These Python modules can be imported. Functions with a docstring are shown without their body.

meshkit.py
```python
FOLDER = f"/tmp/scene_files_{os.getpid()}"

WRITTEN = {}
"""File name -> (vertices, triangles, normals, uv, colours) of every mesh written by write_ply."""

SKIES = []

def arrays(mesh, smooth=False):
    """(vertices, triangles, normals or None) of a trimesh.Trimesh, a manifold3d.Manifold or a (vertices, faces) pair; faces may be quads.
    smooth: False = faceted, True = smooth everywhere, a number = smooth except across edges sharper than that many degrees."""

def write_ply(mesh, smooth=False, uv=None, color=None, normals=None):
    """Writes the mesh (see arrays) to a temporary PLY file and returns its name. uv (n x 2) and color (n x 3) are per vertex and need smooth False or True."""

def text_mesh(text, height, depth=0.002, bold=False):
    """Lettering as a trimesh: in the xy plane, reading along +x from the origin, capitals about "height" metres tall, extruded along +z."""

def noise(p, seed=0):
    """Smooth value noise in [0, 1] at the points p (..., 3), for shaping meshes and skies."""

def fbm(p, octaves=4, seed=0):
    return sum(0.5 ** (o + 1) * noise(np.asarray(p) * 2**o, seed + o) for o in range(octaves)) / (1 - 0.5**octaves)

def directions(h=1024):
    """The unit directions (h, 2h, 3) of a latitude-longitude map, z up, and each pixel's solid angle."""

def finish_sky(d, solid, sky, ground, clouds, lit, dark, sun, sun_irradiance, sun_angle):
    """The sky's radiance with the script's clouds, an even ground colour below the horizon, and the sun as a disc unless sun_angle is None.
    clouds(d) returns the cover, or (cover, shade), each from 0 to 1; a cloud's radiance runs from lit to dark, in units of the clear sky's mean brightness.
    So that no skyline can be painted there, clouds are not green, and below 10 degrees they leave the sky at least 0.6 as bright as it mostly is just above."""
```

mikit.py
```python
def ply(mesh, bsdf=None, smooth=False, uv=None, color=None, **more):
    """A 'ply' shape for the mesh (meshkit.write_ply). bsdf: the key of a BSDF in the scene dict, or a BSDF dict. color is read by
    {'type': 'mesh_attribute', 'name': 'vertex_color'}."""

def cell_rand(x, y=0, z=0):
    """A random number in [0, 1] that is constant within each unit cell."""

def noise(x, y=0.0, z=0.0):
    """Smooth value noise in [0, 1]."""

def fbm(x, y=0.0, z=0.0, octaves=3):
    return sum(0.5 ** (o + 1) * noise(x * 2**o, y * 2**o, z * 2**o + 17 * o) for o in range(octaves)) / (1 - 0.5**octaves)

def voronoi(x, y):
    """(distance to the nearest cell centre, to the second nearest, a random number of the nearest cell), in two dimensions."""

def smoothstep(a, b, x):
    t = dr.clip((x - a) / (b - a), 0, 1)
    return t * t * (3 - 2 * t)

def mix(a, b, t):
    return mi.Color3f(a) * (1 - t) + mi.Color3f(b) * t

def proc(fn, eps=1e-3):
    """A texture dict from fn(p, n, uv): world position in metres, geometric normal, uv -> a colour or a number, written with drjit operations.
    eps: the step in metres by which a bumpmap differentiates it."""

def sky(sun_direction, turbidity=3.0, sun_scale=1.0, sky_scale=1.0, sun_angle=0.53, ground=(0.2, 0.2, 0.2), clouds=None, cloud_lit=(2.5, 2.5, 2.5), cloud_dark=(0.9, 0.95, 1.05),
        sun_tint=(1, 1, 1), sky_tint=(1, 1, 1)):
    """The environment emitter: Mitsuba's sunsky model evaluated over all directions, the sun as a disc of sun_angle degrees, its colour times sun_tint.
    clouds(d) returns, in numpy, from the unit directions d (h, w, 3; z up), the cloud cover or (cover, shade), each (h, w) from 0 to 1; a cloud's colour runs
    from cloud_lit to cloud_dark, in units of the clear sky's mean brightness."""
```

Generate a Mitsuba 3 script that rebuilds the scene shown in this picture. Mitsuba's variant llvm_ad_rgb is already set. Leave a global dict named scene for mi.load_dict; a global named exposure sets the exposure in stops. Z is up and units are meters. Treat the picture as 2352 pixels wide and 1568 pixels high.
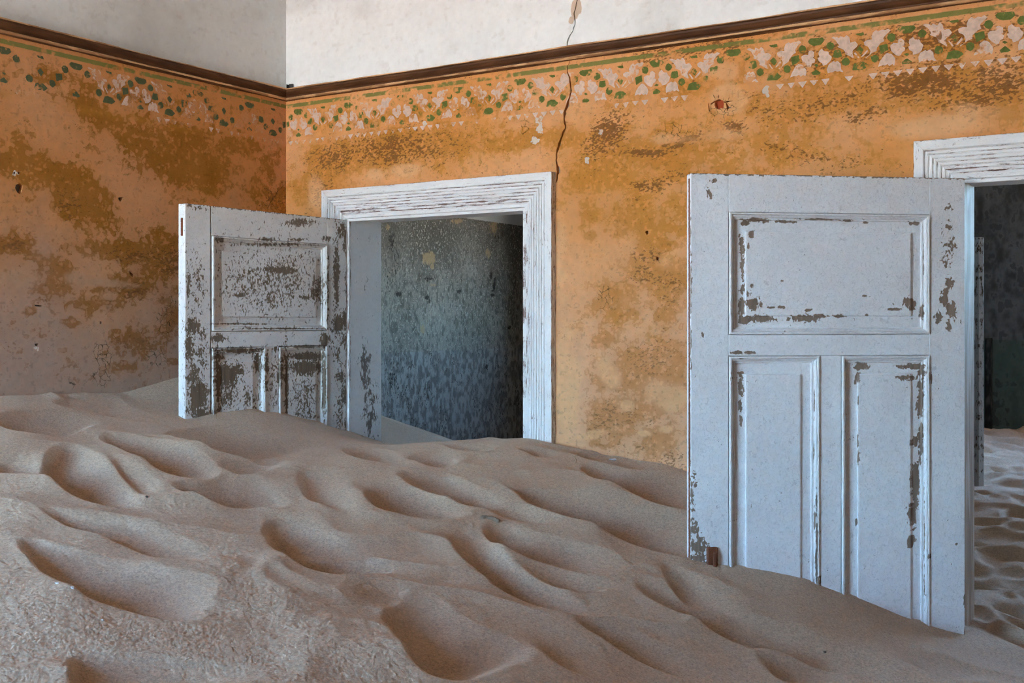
import sys, math, random
import numpy as np, trimesh, drjit as dr, mitsuba as mi
import manifold3d as m3
from shapely.geometry import Polygon, LineString, box as sbox
from shapely.ops import unary_union
from scipy.interpolate import RBFInterpolator
from scipy.ndimage import gaussian_filter
import meshkit, mikit
from mikit import proc, noise, fbm, voronoi, smoothstep, mix, cell_rand

scene, labels = {}, {}
# ------------------------------------------------------------------ camera, sky, exposure
# the corner of the two walls is the origin: wall_back is y = 0, wall_left is x = 0, z = 0 is the buried floor
EYE, YAW = (3.67, -3.825, 1.75), math.radians(32.28)
T = mi.ScalarTransform4f
scene['camera'] = {'type': 'perspective', 'fov_axis': 'x', 'fov': math.degrees(2 * math.atan(1176 / 2543.0)),
    'principal_point_offset_y': (784 - 735) / 1568.0, 'near_clip': 0.02, 'far_clip': 200.0,
    'to_world': T().look_at(origin=EYE, target=(EYE[0] - math.sin(YAW), EYE[1] + math.cos(YAW), EYE[2]), up=(0, 0, 1))}
# clear blue desert sky over sunlit sand; the sun stands off to the left, along the windowed walls, so that no window lets it in
scene['sky'] = mikit.sky((-0.78, 0.0, 0.62), turbidity=3.0, sun_scale=5.6, sky_scale=12.0, ground=(0.90, 0.74, 0.59), sky_tint=(0.72, 1.0, 1.16), sun_tint=(1.03, 1.0, 0.95))
exposure = 4.02

STAIN_BACK_OCHRE = [(0.581,2.489,1.863,0.329,0.302,-10.314,1.1),(0.278,2.435,3.88,2.8,2.658,-7.275,1.0),(0.867,2.503,3.642,0.39,-0.191,-13.387,1.0),(1.262,2.484,4.349,0.712,0.718,-22.287,1.0),(1.507,2.484,8.418,0.0,-1.724,-19.313,0.9),(1.681,2.35,5.858,0.0,-0.552,-7.4,0.9),(1.849,2.387,4.582,0.0,-0.815,-10.076,0.9),(2.009,2.341,3.819,0.0,-0.788,-10.285,0.8),(2.545,2.511,2.66,0.369,0.374,-10.945,1.0),(2.904,2.516,3.685,0.486,0.406,-11.521,1.1),(2.391,2.374,2.882,0.0,-0.92,-10.82,0.85),(2.146,2.283,3.959,0.0,-0.884,-12.565,0.8),(1.849,2.139,4.998,0.0,-0.497,-10.076,0.8),(1.885,1.939,5.164,-2.077,-3.393,-9.512,0.9),(1.738,1.825,4.374,-8.605,-5.823,-3.726,0.8),(1.681,1.674,17.573,0.0,0.28,-29.598,1.0),(1.794,1.558,4.623,3.002,4.728,-8.665,0.9),(1.921,1.594,8.0,0.0,0.203,-10.169,1.0),(1.719,1.372,7.603,0.0,0.468,-9.913,1.1),(1.849,1.427,6.109,0.0,0.495,-12.091,1.0),(1.921,1.299,8.0,0.0,0.705,-12.202,1.0),(1.7,1.506,8.828,0.0,0.602,-19.779,0.9),(1.585,2.186,12.871,0.0,-0.522,-9.75,0.6),(1.614,2.079,25.927,0.0,-1.983,-48.923,1.1),(1.867,2.039,13.809,0.0,-0.891,-24.237,1.0),(1.939,2.033,22.504,0.0,-1.481,-40.767,1.1),(1.662,1.809,17.491,0.0,-0.109,-14.764,0.8),(1.507,2.501,11.224,0.0,-1.764,-19.313,0.9),(0.118,2.365,8.411,-4.238,-2.604,-7.762,0.8),(1.386,2.494,8.176,0.0,-2.039,-22.841,0.8),(3.103,2.438,9.722,0.0,-1.495,-14.38,1.0),(1.794,2.291,5.422,0.0,-1.366,-20.011,0.9),(1.991,2.164,14.258,0.0,-0.412,-7.696,0.7),(1.956,1.823,11.303,0.0,-0.072,-7.661,0.8),(1.566,2.29,11.707,-4.99,-3.525,-9.14,0.8),(0.774,2.643,1.3,0.224,0.223,-17.558,0.55),(2.229,2.608,2.038,0.295,0.416,-20.969,0.5),(2.664,2.647,1.814,0.247,0.23,-14.84,0.8)]
STAIN_BACK_DARK = [(0.304,2.492,5.45,1.869,1.525,-12.204,0.85),(0.702,2.498,3.509,0.612,0.333,-11.613,0.9),(0.482,2.507,2.675,0.478,0.345,-12.754,0.75),(0.225,2.339,11.485,-5.714,-3.169,-9.42,0.7),(1.7,2.483,10.796,6.593,5.448,-12.847,1.05),(1.643,2.42,8.63,7.574,9.942,-15.044,0.9),(1.849,2.387,9.13,-0.352,-6.804,-60.416,1.1),(1.991,2.408,8.984,4.337,16.131,-46.501,0.95),(1.903,2.267,9.144,5.534,11.085,-23.962,0.85),(1.83,2.264,21.945,2.103,1.226,-85.834,1.1),(2.213,2.452,19.499,-3.669,-8.165,-31.211,0.95),(2.359,2.5,10.477,0.0,-1.646,-16.16,0.75),(2.545,2.496,5.54,0.769,0.529,-14.594,0.7),(2.821,2.54,5.998,0.501,-0.362,-15.268,1.05),(2.89,2.547,9.127,0.0,-1.804,-15.482,1.25),(3.103,2.515,11.111,0.0,-1.661,-14.38,1.15),(2.679,2.453,7.647,1.304,2.116,-26.619,0.75),(3.038,2.459,7.664,0.621,-0.35,-28.373,0.9),(1.885,2.754,9.339,1.409,0.009,-30.071,0.9),(2.129,2.747,7.461,1.091,0.032,-24.831,0.9),(2.515,2.666,5.512,0.766,0.206,-16.349,0.75),(2.918,2.686,4.639,0.608,0.179,-17.317,0.95),(2.484,2.32,5.264,-0.952,-6.559,-25.904,0.7),(1.849,1.99,13.457,-2.624,-6.311,-33.075,0.8),(1.885,1.906,9.073,-1.758,-5.415,-29.905,0.7),(1.83,1.941,18.243,0.0,-1.214,-50.261,0.7),(1.956,1.823,18.839,0.0,-0.193,-20.43,0.6),(1.885,1.61,8.629,3.462,4.999,-14.267,0.55),(1.7,1.371,9.631,0.0,0.623,-13.186,0.6),(1.885,1.371,13.873,0.0,1.467,-30.366,0.5),(1.956,1.22,11.303,0.0,1.394,-20.43,0.8),(1.849,1.262,9.133,-1.75,-2.93,-29.767,0.5),(2.779,2.647,3.958,0.53,0.357,-22.628,0.6),(1.991,2.846,5.769,0.857,-0.588,-50.809,0.7)]
STAIN_BACK_PALE = [(0.185,2.331,12.494,0.0,-0.608,-9.982,0.9),(1.477,1.984,12.535,0.0,-0.082,-2.887,0.6),(1.507,1.465,12.627,0.0,0.134,-3.863,1.0),(1.7,1.539,16.414,6.765,3.263,-9.293,0.8),(1.775,1.424,29.984,0.0,1.635,-39.93,1.2),(1.939,1.341,25.572,0.0,2.675,-50.959,1.1),(1.849,1.32,27.491,0.0,3.301,-60.453,1.0),(1.605,1.298,8.396,1.697,10.164,-48.123,0.8),(1.956,1.97,9.419,0.0,-0.434,-15.323,0.5),(0.532,2.397,16.146,0.0,-2.024,-28.776,1.0),(0.702,2.404,6.988,1.527,1.755,-25.986,0.9),(2.904,2.387,3.68,0.304,-0.031,-19.869,0.9),(3.038,2.417,6.356,0.0,-2.368,-23.735,0.7),(2.18,2.558,10.893,0.0,-1.502,-14.024,1.0),(2.213,2.421,5.495,0.0,-1.886,-21.128,0.6),(2.163,2.655,10.845,0.0,-2.692,-22.488,0.9),(1.681,1.978,8.787,0.0,-0.559,-19.732,0.4),(1.903,1.479,11.149,0.0,0.527,-15.218,0.7),(1.956,2.427,7.065,0.0,-2.671,-30.645,0.6),(1.775,1.825,17.99,0.0,-0.189,-19.965,0.5),(1.956,1.448,10.459,4.193,5.392,-14.399,0.9)]
STAIN_BACK_BARE = [(1.382,2.521,63.213,-27.886,-13.574,-33.52,1.2),(1.362,2.475,54.188,0.0,-6.173,-71.168,1.2),(1.392,2.564,70.183,0.0,-9.301,-95.24,1.1),(1.662,2.483,87.453,0.0,-7.672,-84.367,1.2),(1.603,2.373,86.176,0.0,-5.617,-73.28,1.2),(1.372,2.557,122.221,0.0,-9.178,-95.007,1.1),(2.327,2.569,62.322,0.0,-5.088,-45.973,1.1),(0.809,2.596,85.811,0.0,-6.336,-66.753,1.2)]
STAIN_SIDE_OCHRE = [(-0.593,2.424,3.235,-1.426,-1.385,-8.487,1.2),(-0.819,2.458,3.502,-2.7,-6.752,-15.426,1.1),(-0.281,2.53,5.932,-1.099,0.669,-23.096,1.1),(-0.188,2.354,7.359,0.0,1.28,-12.626,0.85),(-1.028,2.541,3.544,-2.594,-8.464,-19.266,1.0),(-1.126,2.225,4.819,-4.282,-5.795,-9.185,1.25),(-1.294,2.298,4.498,-3.234,-5.798,-11.29,1.1),(-1.399,2.326,9.666,0.0,1.924,-15.851,1.1),(-0.883,2.021,3.375,-0.356,-0.47,-22.787,1.15),(-1.408,2.025,10.584,0.0,1.68,-28.873,1.1),(-0.708,2.066,7.364,0.0,1.288,-22.137,1.0),(-1.257,1.969,10.465,-4.211,-6.441,-23.14,1.0),(-1.221,1.873,9.481,-6.11,-6.403,-13.229,0.85),(-1.048,1.818,5.585,0.0,0.436,-32.794,0.9),(-0.862,1.89,7.799,0.0,0.505,-18.985,1.1),(-0.753,1.974,8.985,0.0,0.464,-11.161,1.0),(-0.686,1.759,10.954,0.0,0.011,-6.889,0.85),(-0.841,1.653,7.736,0.0,-0.296,-16.207,0.9),(-0.915,1.567,13.642,0.0,-1.674,-47.943,1.0),(-1.164,1.742,29.249,0.0,-0.084,-50.342,1.2),(-1.329,1.782,46.938,0.0,0.415,-62.484,1.1),(-0.663,1.577,31.036,0.0,-2.167,-68.603,1.2),(-0.472,2.325,6.662,-3.023,-3.53,-19.936,0.8),(-0.105,2.443,11.932,0.0,0.952,-8.302,0.8),(-0.987,2.65,1.671,-0.437,-0.449,-22.737,0.5),(-1.221,1.938,11.969,0.0,0.779,-20.367,1.0),(-0.049,2.327,11.712,0.0,1.169,-12.338,0.8),(-0.987,1.87,9.819,0.0,1.131,-48.615,0.9),(-0.521,2.526,2.62,-0.695,-0.341,-13.083,0.8)]
STAIN_SIDE_DARK = [(-0.819,2.007,5.123,-0.547,-0.722,-31.267,0.8),(-0.686,1.995,10.954,0.0,0.618,-13.778,0.75),(-0.862,1.864,11.699,0.0,0.492,-22.782,0.8),(-0.686,1.777,14.606,0.0,0.039,-7.873,0.6),(-0.841,1.653,9.284,0.0,-0.415,-22.69,0.8),(-1.164,2.189,7.292,-6.472,-9.922,-15.426,0.5),(-1.417,2.025,14.605,0.0,2.468,-42.424,0.7),(-1.276,1.823,36.724,0.0,0.924,-61.793,0.7),(-0.077,2.345,11.822,0.0,0.973,-9.917,0.6)]
STAIN_SIDE_PALE = [(-1.008,1.895,5.493,-0.567,-2.22,-48.621,0.9),(-1.126,1.908,12.962,0.0,0.757,-23.98,0.8),(-0.663,1.832,21.726,0.0,0.411,-27.441,0.7),(-1.347,1.901,8.106,0.0,0.66,-20.905,0.7)]
STAIN_SIDE_BARE = [(-1.389,2.283,57.746,0.0,17.721,-158.169,0.7),(-1.305,1.653,55.745,0.0,-1.771,-88.803,0.8),(-1.375,2.229,41.007,0.0,4.872,-48.526,0.7)]
STAIN_CRACK_BROWN = [(1.55,2.974,37.502,-7.78,-7.272,-23.901,1.2),(1.531,2.937,72.569,0.0,-8.42,-58.107,1.1)]
CRAZE_BACK = [(1.681,1.843,23.964,0.0,-0.244,-21.142,1.0),(2.155,2.513,13.226,0.0,-1.981,-19.655,0.8),(1.974,2.458,8.111,0.0,-1.871,-20.477,0.55),(1.672,1.809,43.83,0.0,-0.217,-29.563,0.9),(1.314,2.536,34.443,0.0,-1.764,-18.871,0.7)]
CRAZE_SIDE = [(-1.018,1.614,19.107,0.0,-0.39,-14.671,1.0),(-0.713,1.75,17.022,0.0,-0.0,-13.847,1.0),(-0.753,1.598,17.278,0.0,-0.657,-23.252,1.0),(-1.018,1.52,16.56,0.0,-1.054,-23.473,0.8),(-1.155,1.501,34.965,0.0,-2.005,-40.197,0.7),(-0.674,1.814,36.361,0.0,0.213,-18.332,0.8)]
MARKS_ROOM_DARK = [(4.179,2.138,36.472,0.0,0.909,-26.541,1.2),(4.227,2.053,36.057,-9.195,-0.659,-13.086,1.2),(4.2,1.969,24.227,0.0,1.277,-66.231,1.3),(3.254,1.93,28.829,0.0,0.833,-48.165,1.2),(3.283,1.906,57.339,0.0,0.539,-36.023,1.0),(4.474,1.684,34.643,0.0,-0.292,-51.734,1.3),(3.7,1.988,22.722,0.0,0.869,-39.588,1.0),(4.104,1.35,36.959,0.0,-1.188,-33.396,1.1),(2.886,1.95,15.491,0.0,0.747,-37.447,1.0),(2.833,2.132,6.263,0.0,0.144,-3.765,0.6),(2.806,2.33,7.555,0.0,0.439,-7.55,0.7),(3.277,2.079,8.61,0.0,0.759,-24.029,0.75),(4.332,2.495,3.551,0.0,0.566,-8.729,0.6),(2.806,1.303,9.444,0.0,-0.452,-10.066,0.7),(2.968,1.195,6.097,0.0,-0.543,-9.906,0.5)]
MARKS_ROOM_OCHRE = [(3.277,2.246,10.763,0.0,0.762,-16.019,1.2),(3.33,2.179,24.355,0.0,1.467,-35.863,1.1),(4.125,2.331,21.043,0.0,1.145,-22.224,1.0),(4.227,2.564,9.041,0.0,0.63,-8.809,0.8),(3.669,2.567,7.999,0.0,2.622,-34.74,0.8),(2.754,2.458,19.09,0.0,2.17,-30.359,0.8),(3.365,2.03,6.774,0.0,1.268,-47.657,0.6),(3.191,1.681,21.887,0.0,-0.161,-24.229,0.8),(4.332,1.723,23.672,0.0,-0.076,-32.735,0.7)]
PEEL_OPEN_DOOR = [(0.823,2.179,-71.496,-0.0,-2.564,-148.111,0.75),(0.842,2.138,-71.604,-0.0,-0.871,-55.583,0.45),(0.702,2.059,-23.6,-0.0,-1.715,-138.175,1.0),(0.607,2.056,-30.092,-1.647,8.342,-219.943,1.0),(0.739,2.05,-60.869,-0.0,-1.334,-110.707,1.0),(0.488,2.064,-13.921,-0.255,1.507,-365.279,0.9),(0.401,2.062,-51.843,-0.0,-3.379,-273.061,1.0),(0.348,2.057,-137.666,-0.0,-3.308,-272.487,1.0),(0.182,2.056,-45.293,-0.0,-2.174,-180.474,0.9),(0.749,1.982,-96.909,-0.0,-0.258,-27.687,1.0),(0.746,1.919,-152.258,-0.0,-0.188,-27.685,1.0),(0.746,1.847,-106.58,-0.0,-0.172,-44.295,1.0),(0.749,1.792,-96.909,-0.0,-0.054,-31.643,1.0),(0.749,1.752,-71.067,-0.0,-0.004,-63.285,1.1),(0.711,2.016,-106.279,-0.0,-0.844,-78.987,1.0),(0.72,1.98,-265.898,-0.0,-1.135,-122.915,1.0),(0.706,1.797,-38.632,-0.0,-0.093,-49.138,1.0),(0.683,1.756,-24.95,-0.0,-0.02,-78.898,1.1),(0.734,1.752,-42.592,-0.0,-0.004,-63.249,1.0),(0.645,1.79,-70.478,-0.0,-0.355,-220.579,0.8),(0.614,1.79,-105.458,-0.0,-0.296,-183.59,1.0),(0.545,1.756,-19.069,-0.0,-0.021,-84.501,1.1),(0.493,1.763,-34.813,-0.0,-0.082,-156.602,1.1),(0.531,1.781,-69.839,-0.0,-0.228,-182.981,1.0),(0.425,1.763,-51.942,-0.0,-0.095,-182.215,1.0),(0.336,1.765,-171.918,-0.0,-0.133,-217.885,1.0),(0.197,1.802,-51.013,-0.0,-0.099,-48.154,1.0),(0.241,1.784,-40.952,-0.0,-0.291,-217.07,0.9),(0.153,1.775,-67.782,-0.0,-0.042,-43.264,1.0),(0.343,1.827,-58.43,-8.666,40.096,-308.324,0.9),(0.057,2.104,-67.273,-0.0,-1.494,-107.752,0.8),(0.059,2.049,-50.464,-0.0,-0.42,-35.921,0.55),(0.049,1.988,-50.425,-0.0,-0.335,-35.907,0.65),(0.064,1.933,-57.696,-0.0,-0.257,-35.928,0.7),(0.054,1.863,-57.651,-0.0,-0.238,-53.871,0.9),(0.069,1.821,-67.338,-0.0,-0.1,-35.935,1.0),(0.049,1.784,-57.629,-0.0,-0.048,-35.907,1.1),(0.091,1.761,-80.946,-0.0,-0.021,-47.955,1.0),(0.054,1.729,-91.718,-0.0,0.045,-53.871,1.0),(0.753,1.65,-53.32,-0.0,0.636,-158.243,1.1),(0.711,1.65,-42.512,-0.0,0.74,-184.303,1.1),(0.739,1.631,-177.533,-0.0,1.77,-369.024,1.0),(0.709,1.856,-177.098,-0.0,-0.626,-147.429,1.0),(0.612,1.872,-210.875,-0.0,-1.791,-367.145,1.0),(0.723,1.829,-265.948,-0.0,-0.317,-100.577,0.9),(0.363,1.605,-41.347,-0.0,0.501,-87.246,1.0),(0.178,1.604,-22.638,-0.0,0.565,-98.422,1.1),(0.153,1.583,-40.669,-0.0,0.709,-108.159,1.1),(0.753,1.587,-85.312,-0.0,1.211,-184.617,1.0),(0.861,1.707,-179.279,-0.0,0.155,-89.0,0.9),(0.902,2.025,-269.828,-0.0,-0.124,-11.144,0.8),(0.9,1.846,-215.822,-0.0,-0.035,-8.914,0.9),(0.9,1.689,-215.822,-0.0,0.037,-14.857,0.9),(0.607,2.208,-4.216,-0.0,-10.082,-550.612,0.9),(0.123,2.203,-16.906,-0.0,-4.798,-270.085,0.9),(0.143,1.941,-338.649,-0.0,-0.135,-18.02,0.8),(0.201,1.569,-30.44,-0.0,0.82,-115.431,1.0),(0.158,1.504,-75.844,-0.0,0.12,-12.41,1.1),(0.158,1.374,-89.228,-0.0,0.199,-13.444,1.1),(0.181,1.362,-94.977,-0.0,0.821,-53.826,1.0),(0.178,1.232,-84.402,-0.0,0.299,-14.678,1.1),(0.185,1.133,-84.446,-0.0,0.56,-23.071,1.0),(0.188,1.052,-84.468,-0.0,1.108,-40.38,1.0),(0.367,1.568,-85.674,-0.0,0.47,-65.068,1.0),(0.364,1.494,-220.247,-0.0,0.66,-65.059,1.0),(0.366,1.371,-192.746,-0.0,0.611,-40.665,1.0),(0.364,1.322,-128.477,-0.0,0.69,-40.662,1.0),(0.371,1.119,-128.543,-0.0,2.905,-116.207,1.0),(0.752,1.546,-106.017,-0.0,0.226,-27.531,1.0),(0.754,1.486,-132.534,-0.0,0.439,-41.299,1.0),(0.752,1.443,-159.017,-0.0,0.582,-47.195,1.0),(0.504,1.501,-311.792,-0.0,0.231,-23.365,1.0),(0.507,1.336,-259.893,-0.0,0.449,-27.263,1.0),(0.493,1.189,-194.701,-0.0,0.608,-27.247,1.0),(0.503,1.128,-155.88,-0.0,0.675,-27.258,1.0),(0.49,1.079,-155.721,-0.0,0.624,-23.352,1.0),(0.493,0.993,-155.761,-0.0,0.41,-13.624,0.9),(0.506,0.914,-194.9,-0.0,0.907,-27.261,1.1),(0.484,0.941,-155.641,-0.0,1.753,-54.474,1.0),(0.907,1.403,-178.908,-0.0,0.067,-4.749,0.85),(0.897,1.222,-64.358,-0.0,0.236,-11.077,0.6),(0.885,1.114,-40.184,-0.0,0.712,-27.679,0.65),(0.873,1.053,-32.115,-0.0,0.779,-27.665,0.8),(0.879,1.017,-29.21,-0.0,1.23,-41.508,0.9),(0.905,1.102,-201.242,-0.0,0.218,-8.31,1.0),(-0.001,0.86,-187.261,-0.0,1.392,-40.082,1.0),(-0.001,0.754,-249.682,-0.0,1.558,-40.082,1.0),(0.119,1.004,-189.022,-0.0,4.713,-161.082,1.0),(0.029,1.041,-250.268,-0.0,7.417,-267.53,1.1),(0.113,1.566,-251.925,-0.0,0.388,-53.683,1.0),(0.14,1.02,-378.671,-0.0,0.154,-5.374,0.8)]
PEEL_WORN_DOOR = [(0.284,2.167,-10.152,-0.0,-4.275,-60.112,0.8),(0.85,2.195,-45.616,-0.0,-7.002,-83.177,0.7),(0.806,2.19,-22.432,-0.0,-6.803,-82.488,0.55),(0.858,1.886,-68.614,-0.0,-0.428,-16.658,0.75),(0.821,1.887,-22.557,-0.0,-0.193,-7.52,0.42),(0.836,1.723,-24.744,-0.0,0.138,-27.649,0.9),(0.791,1.705,-44.614,-0.0,0.231,-27.42,0.65),(0.85,1.645,-34.212,-0.0,0.274,-13.863,0.8),(0.799,1.614,-26.843,-0.0,0.419,-16.475,0.55),(0.836,1.537,-27.219,-0.0,0.667,-16.59,0.85),(0.813,1.457,-19.281,-0.0,0.826,-15.019,1.1),(0.843,1.404,-27.294,-0.0,1.805,-27.687,0.7),(0.799,1.383,-22.369,-0.0,2.261,-32.949,1.1),(0.032,2.15,-25.662,-0.0,-1.571,-24.013,0.8),(0.003,2.103,-50.834,-0.0,-0.916,-15.932,0.95),(0.061,1.941,-51.816,-0.0,-0.206,-6.58,1.1),(-0.002,1.943,-67.67,-0.0,-0.299,-9.552,0.5),(0.052,1.733,-25.826,-0.0,0.056,-20.648,1.1),(0.003,1.747,-33.889,-0.0,0.011,-23.898,1.0),(0.013,1.657,-25.498,-0.0,0.437,-28.724,0.7),(0.052,1.595,-34.434,-0.0,0.613,-24.09,0.65),(-0.007,1.559,-50.671,-0.0,0.557,-17.895,0.65),(0.032,1.497,-29.328,-0.0,1.192,-28.816,0.85),(0.003,1.419,-29.048,-0.0,0.772,-14.339,0.9),(0.042,1.338,-34.325,-0.0,0.812,-12.026,0.6),(-0.007,1.293,-50.671,-0.0,1.773,-23.86,0.85),(0.441,1.909,-3.369,-0.0,-0.196,-7.019,0.5),(0.39,1.96,-9.66,-0.89,0.837,-50.887,1.1),(0.614,1.851,-31.346,-0.0,-1.618,-88.464,1.0),(0.466,1.831,-16.994,-0.0,-0.888,-62.041,0.8),(0.193,1.869,-18.048,-0.0,-0.493,-24.664,0.8),(0.248,1.848,-22.063,-0.0,-1.239,-74.68,0.8),(0.165,1.917,-17.88,-0.0,-1.029,-36.823,0.7),(0.424,2.066,-3.447,-0.0,-7.083,-128.295,0.65),(0.458,2.086,-19.768,-0.0,-6.548,-110.623,0.8),(0.293,2.093,-18.669,-0.0,-7.352,-125.424,0.8),(0.119,2.11,-35.205,-0.0,-4.367,-73.073,0.85),(0.708,2.069,-43.254,-0.0,-4.748,-80.996,0.8),(0.114,1.905,-131.81,-0.0,-0.15,-5.841,0.65),(0.128,1.665,-26.487,-0.0,0.412,-29.275,1.0),(0.715,1.68,-26.026,-0.0,0.7,-54.074,1.0),(0.645,1.735,-4.228,-0.0,0.624,-228.791,0.8),(0.39,1.715,-4.136,-0.0,1.174,-191.294,0.8),(0.415,1.63,-46.741,-0.0,1.607,-76.862,0.9),(0.39,1.538,-46.323,-0.0,0.563,-15.304,0.8),(0.466,1.541,-84.97,-0.0,0.381,-10.34,0.85),(0.508,1.479,-80.484,-0.0,0.502,-10.417,0.7),(0.433,1.475,-29.388,-0.0,0.495,-10.279,0.5),(0.715,1.6,-32.533,-0.0,2.248,-81.11,0.8),(0.677,1.524,-16.037,-0.0,0.74,-17.897,1.2),(0.723,1.52,-65.25,-0.0,0.276,-6.498,0.9),(0.637,1.547,-21.079,-0.0,1.472,-39.981,1.1),(0.677,1.443,-16.037,-0.0,1.13,-20.134,0.7),(0.565,1.418,-20.537,-0.0,0.854,-14.351,0.5),(0.516,1.575,-40.361,-0.0,0.812,-26.08,1.0),(0.723,1.384,-52.2,-0.0,1.827,-27.075,0.9),(0.248,1.593,-7.879,-0.0,1.588,-59.744,1.1),(0.248,1.546,-10.028,-0.0,0.938,-27.156,1.1),(0.359,1.471,-71.622,-0.0,0.282,-5.855,1.1),(0.137,1.461,-66.424,-0.0,0.294,-6.109,1.1),(0.248,1.433,-12.257,-0.0,0.67,-12.447,0.55),(0.248,1.346,-12.257,-0.0,1.708,-24.893,0.55),(0.606,1.628,-6.251,-0.0,1.752,-79.503,0.9),(0.248,1.637,-6.128,-0.0,2.868,-149.361,0.9)]
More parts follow.
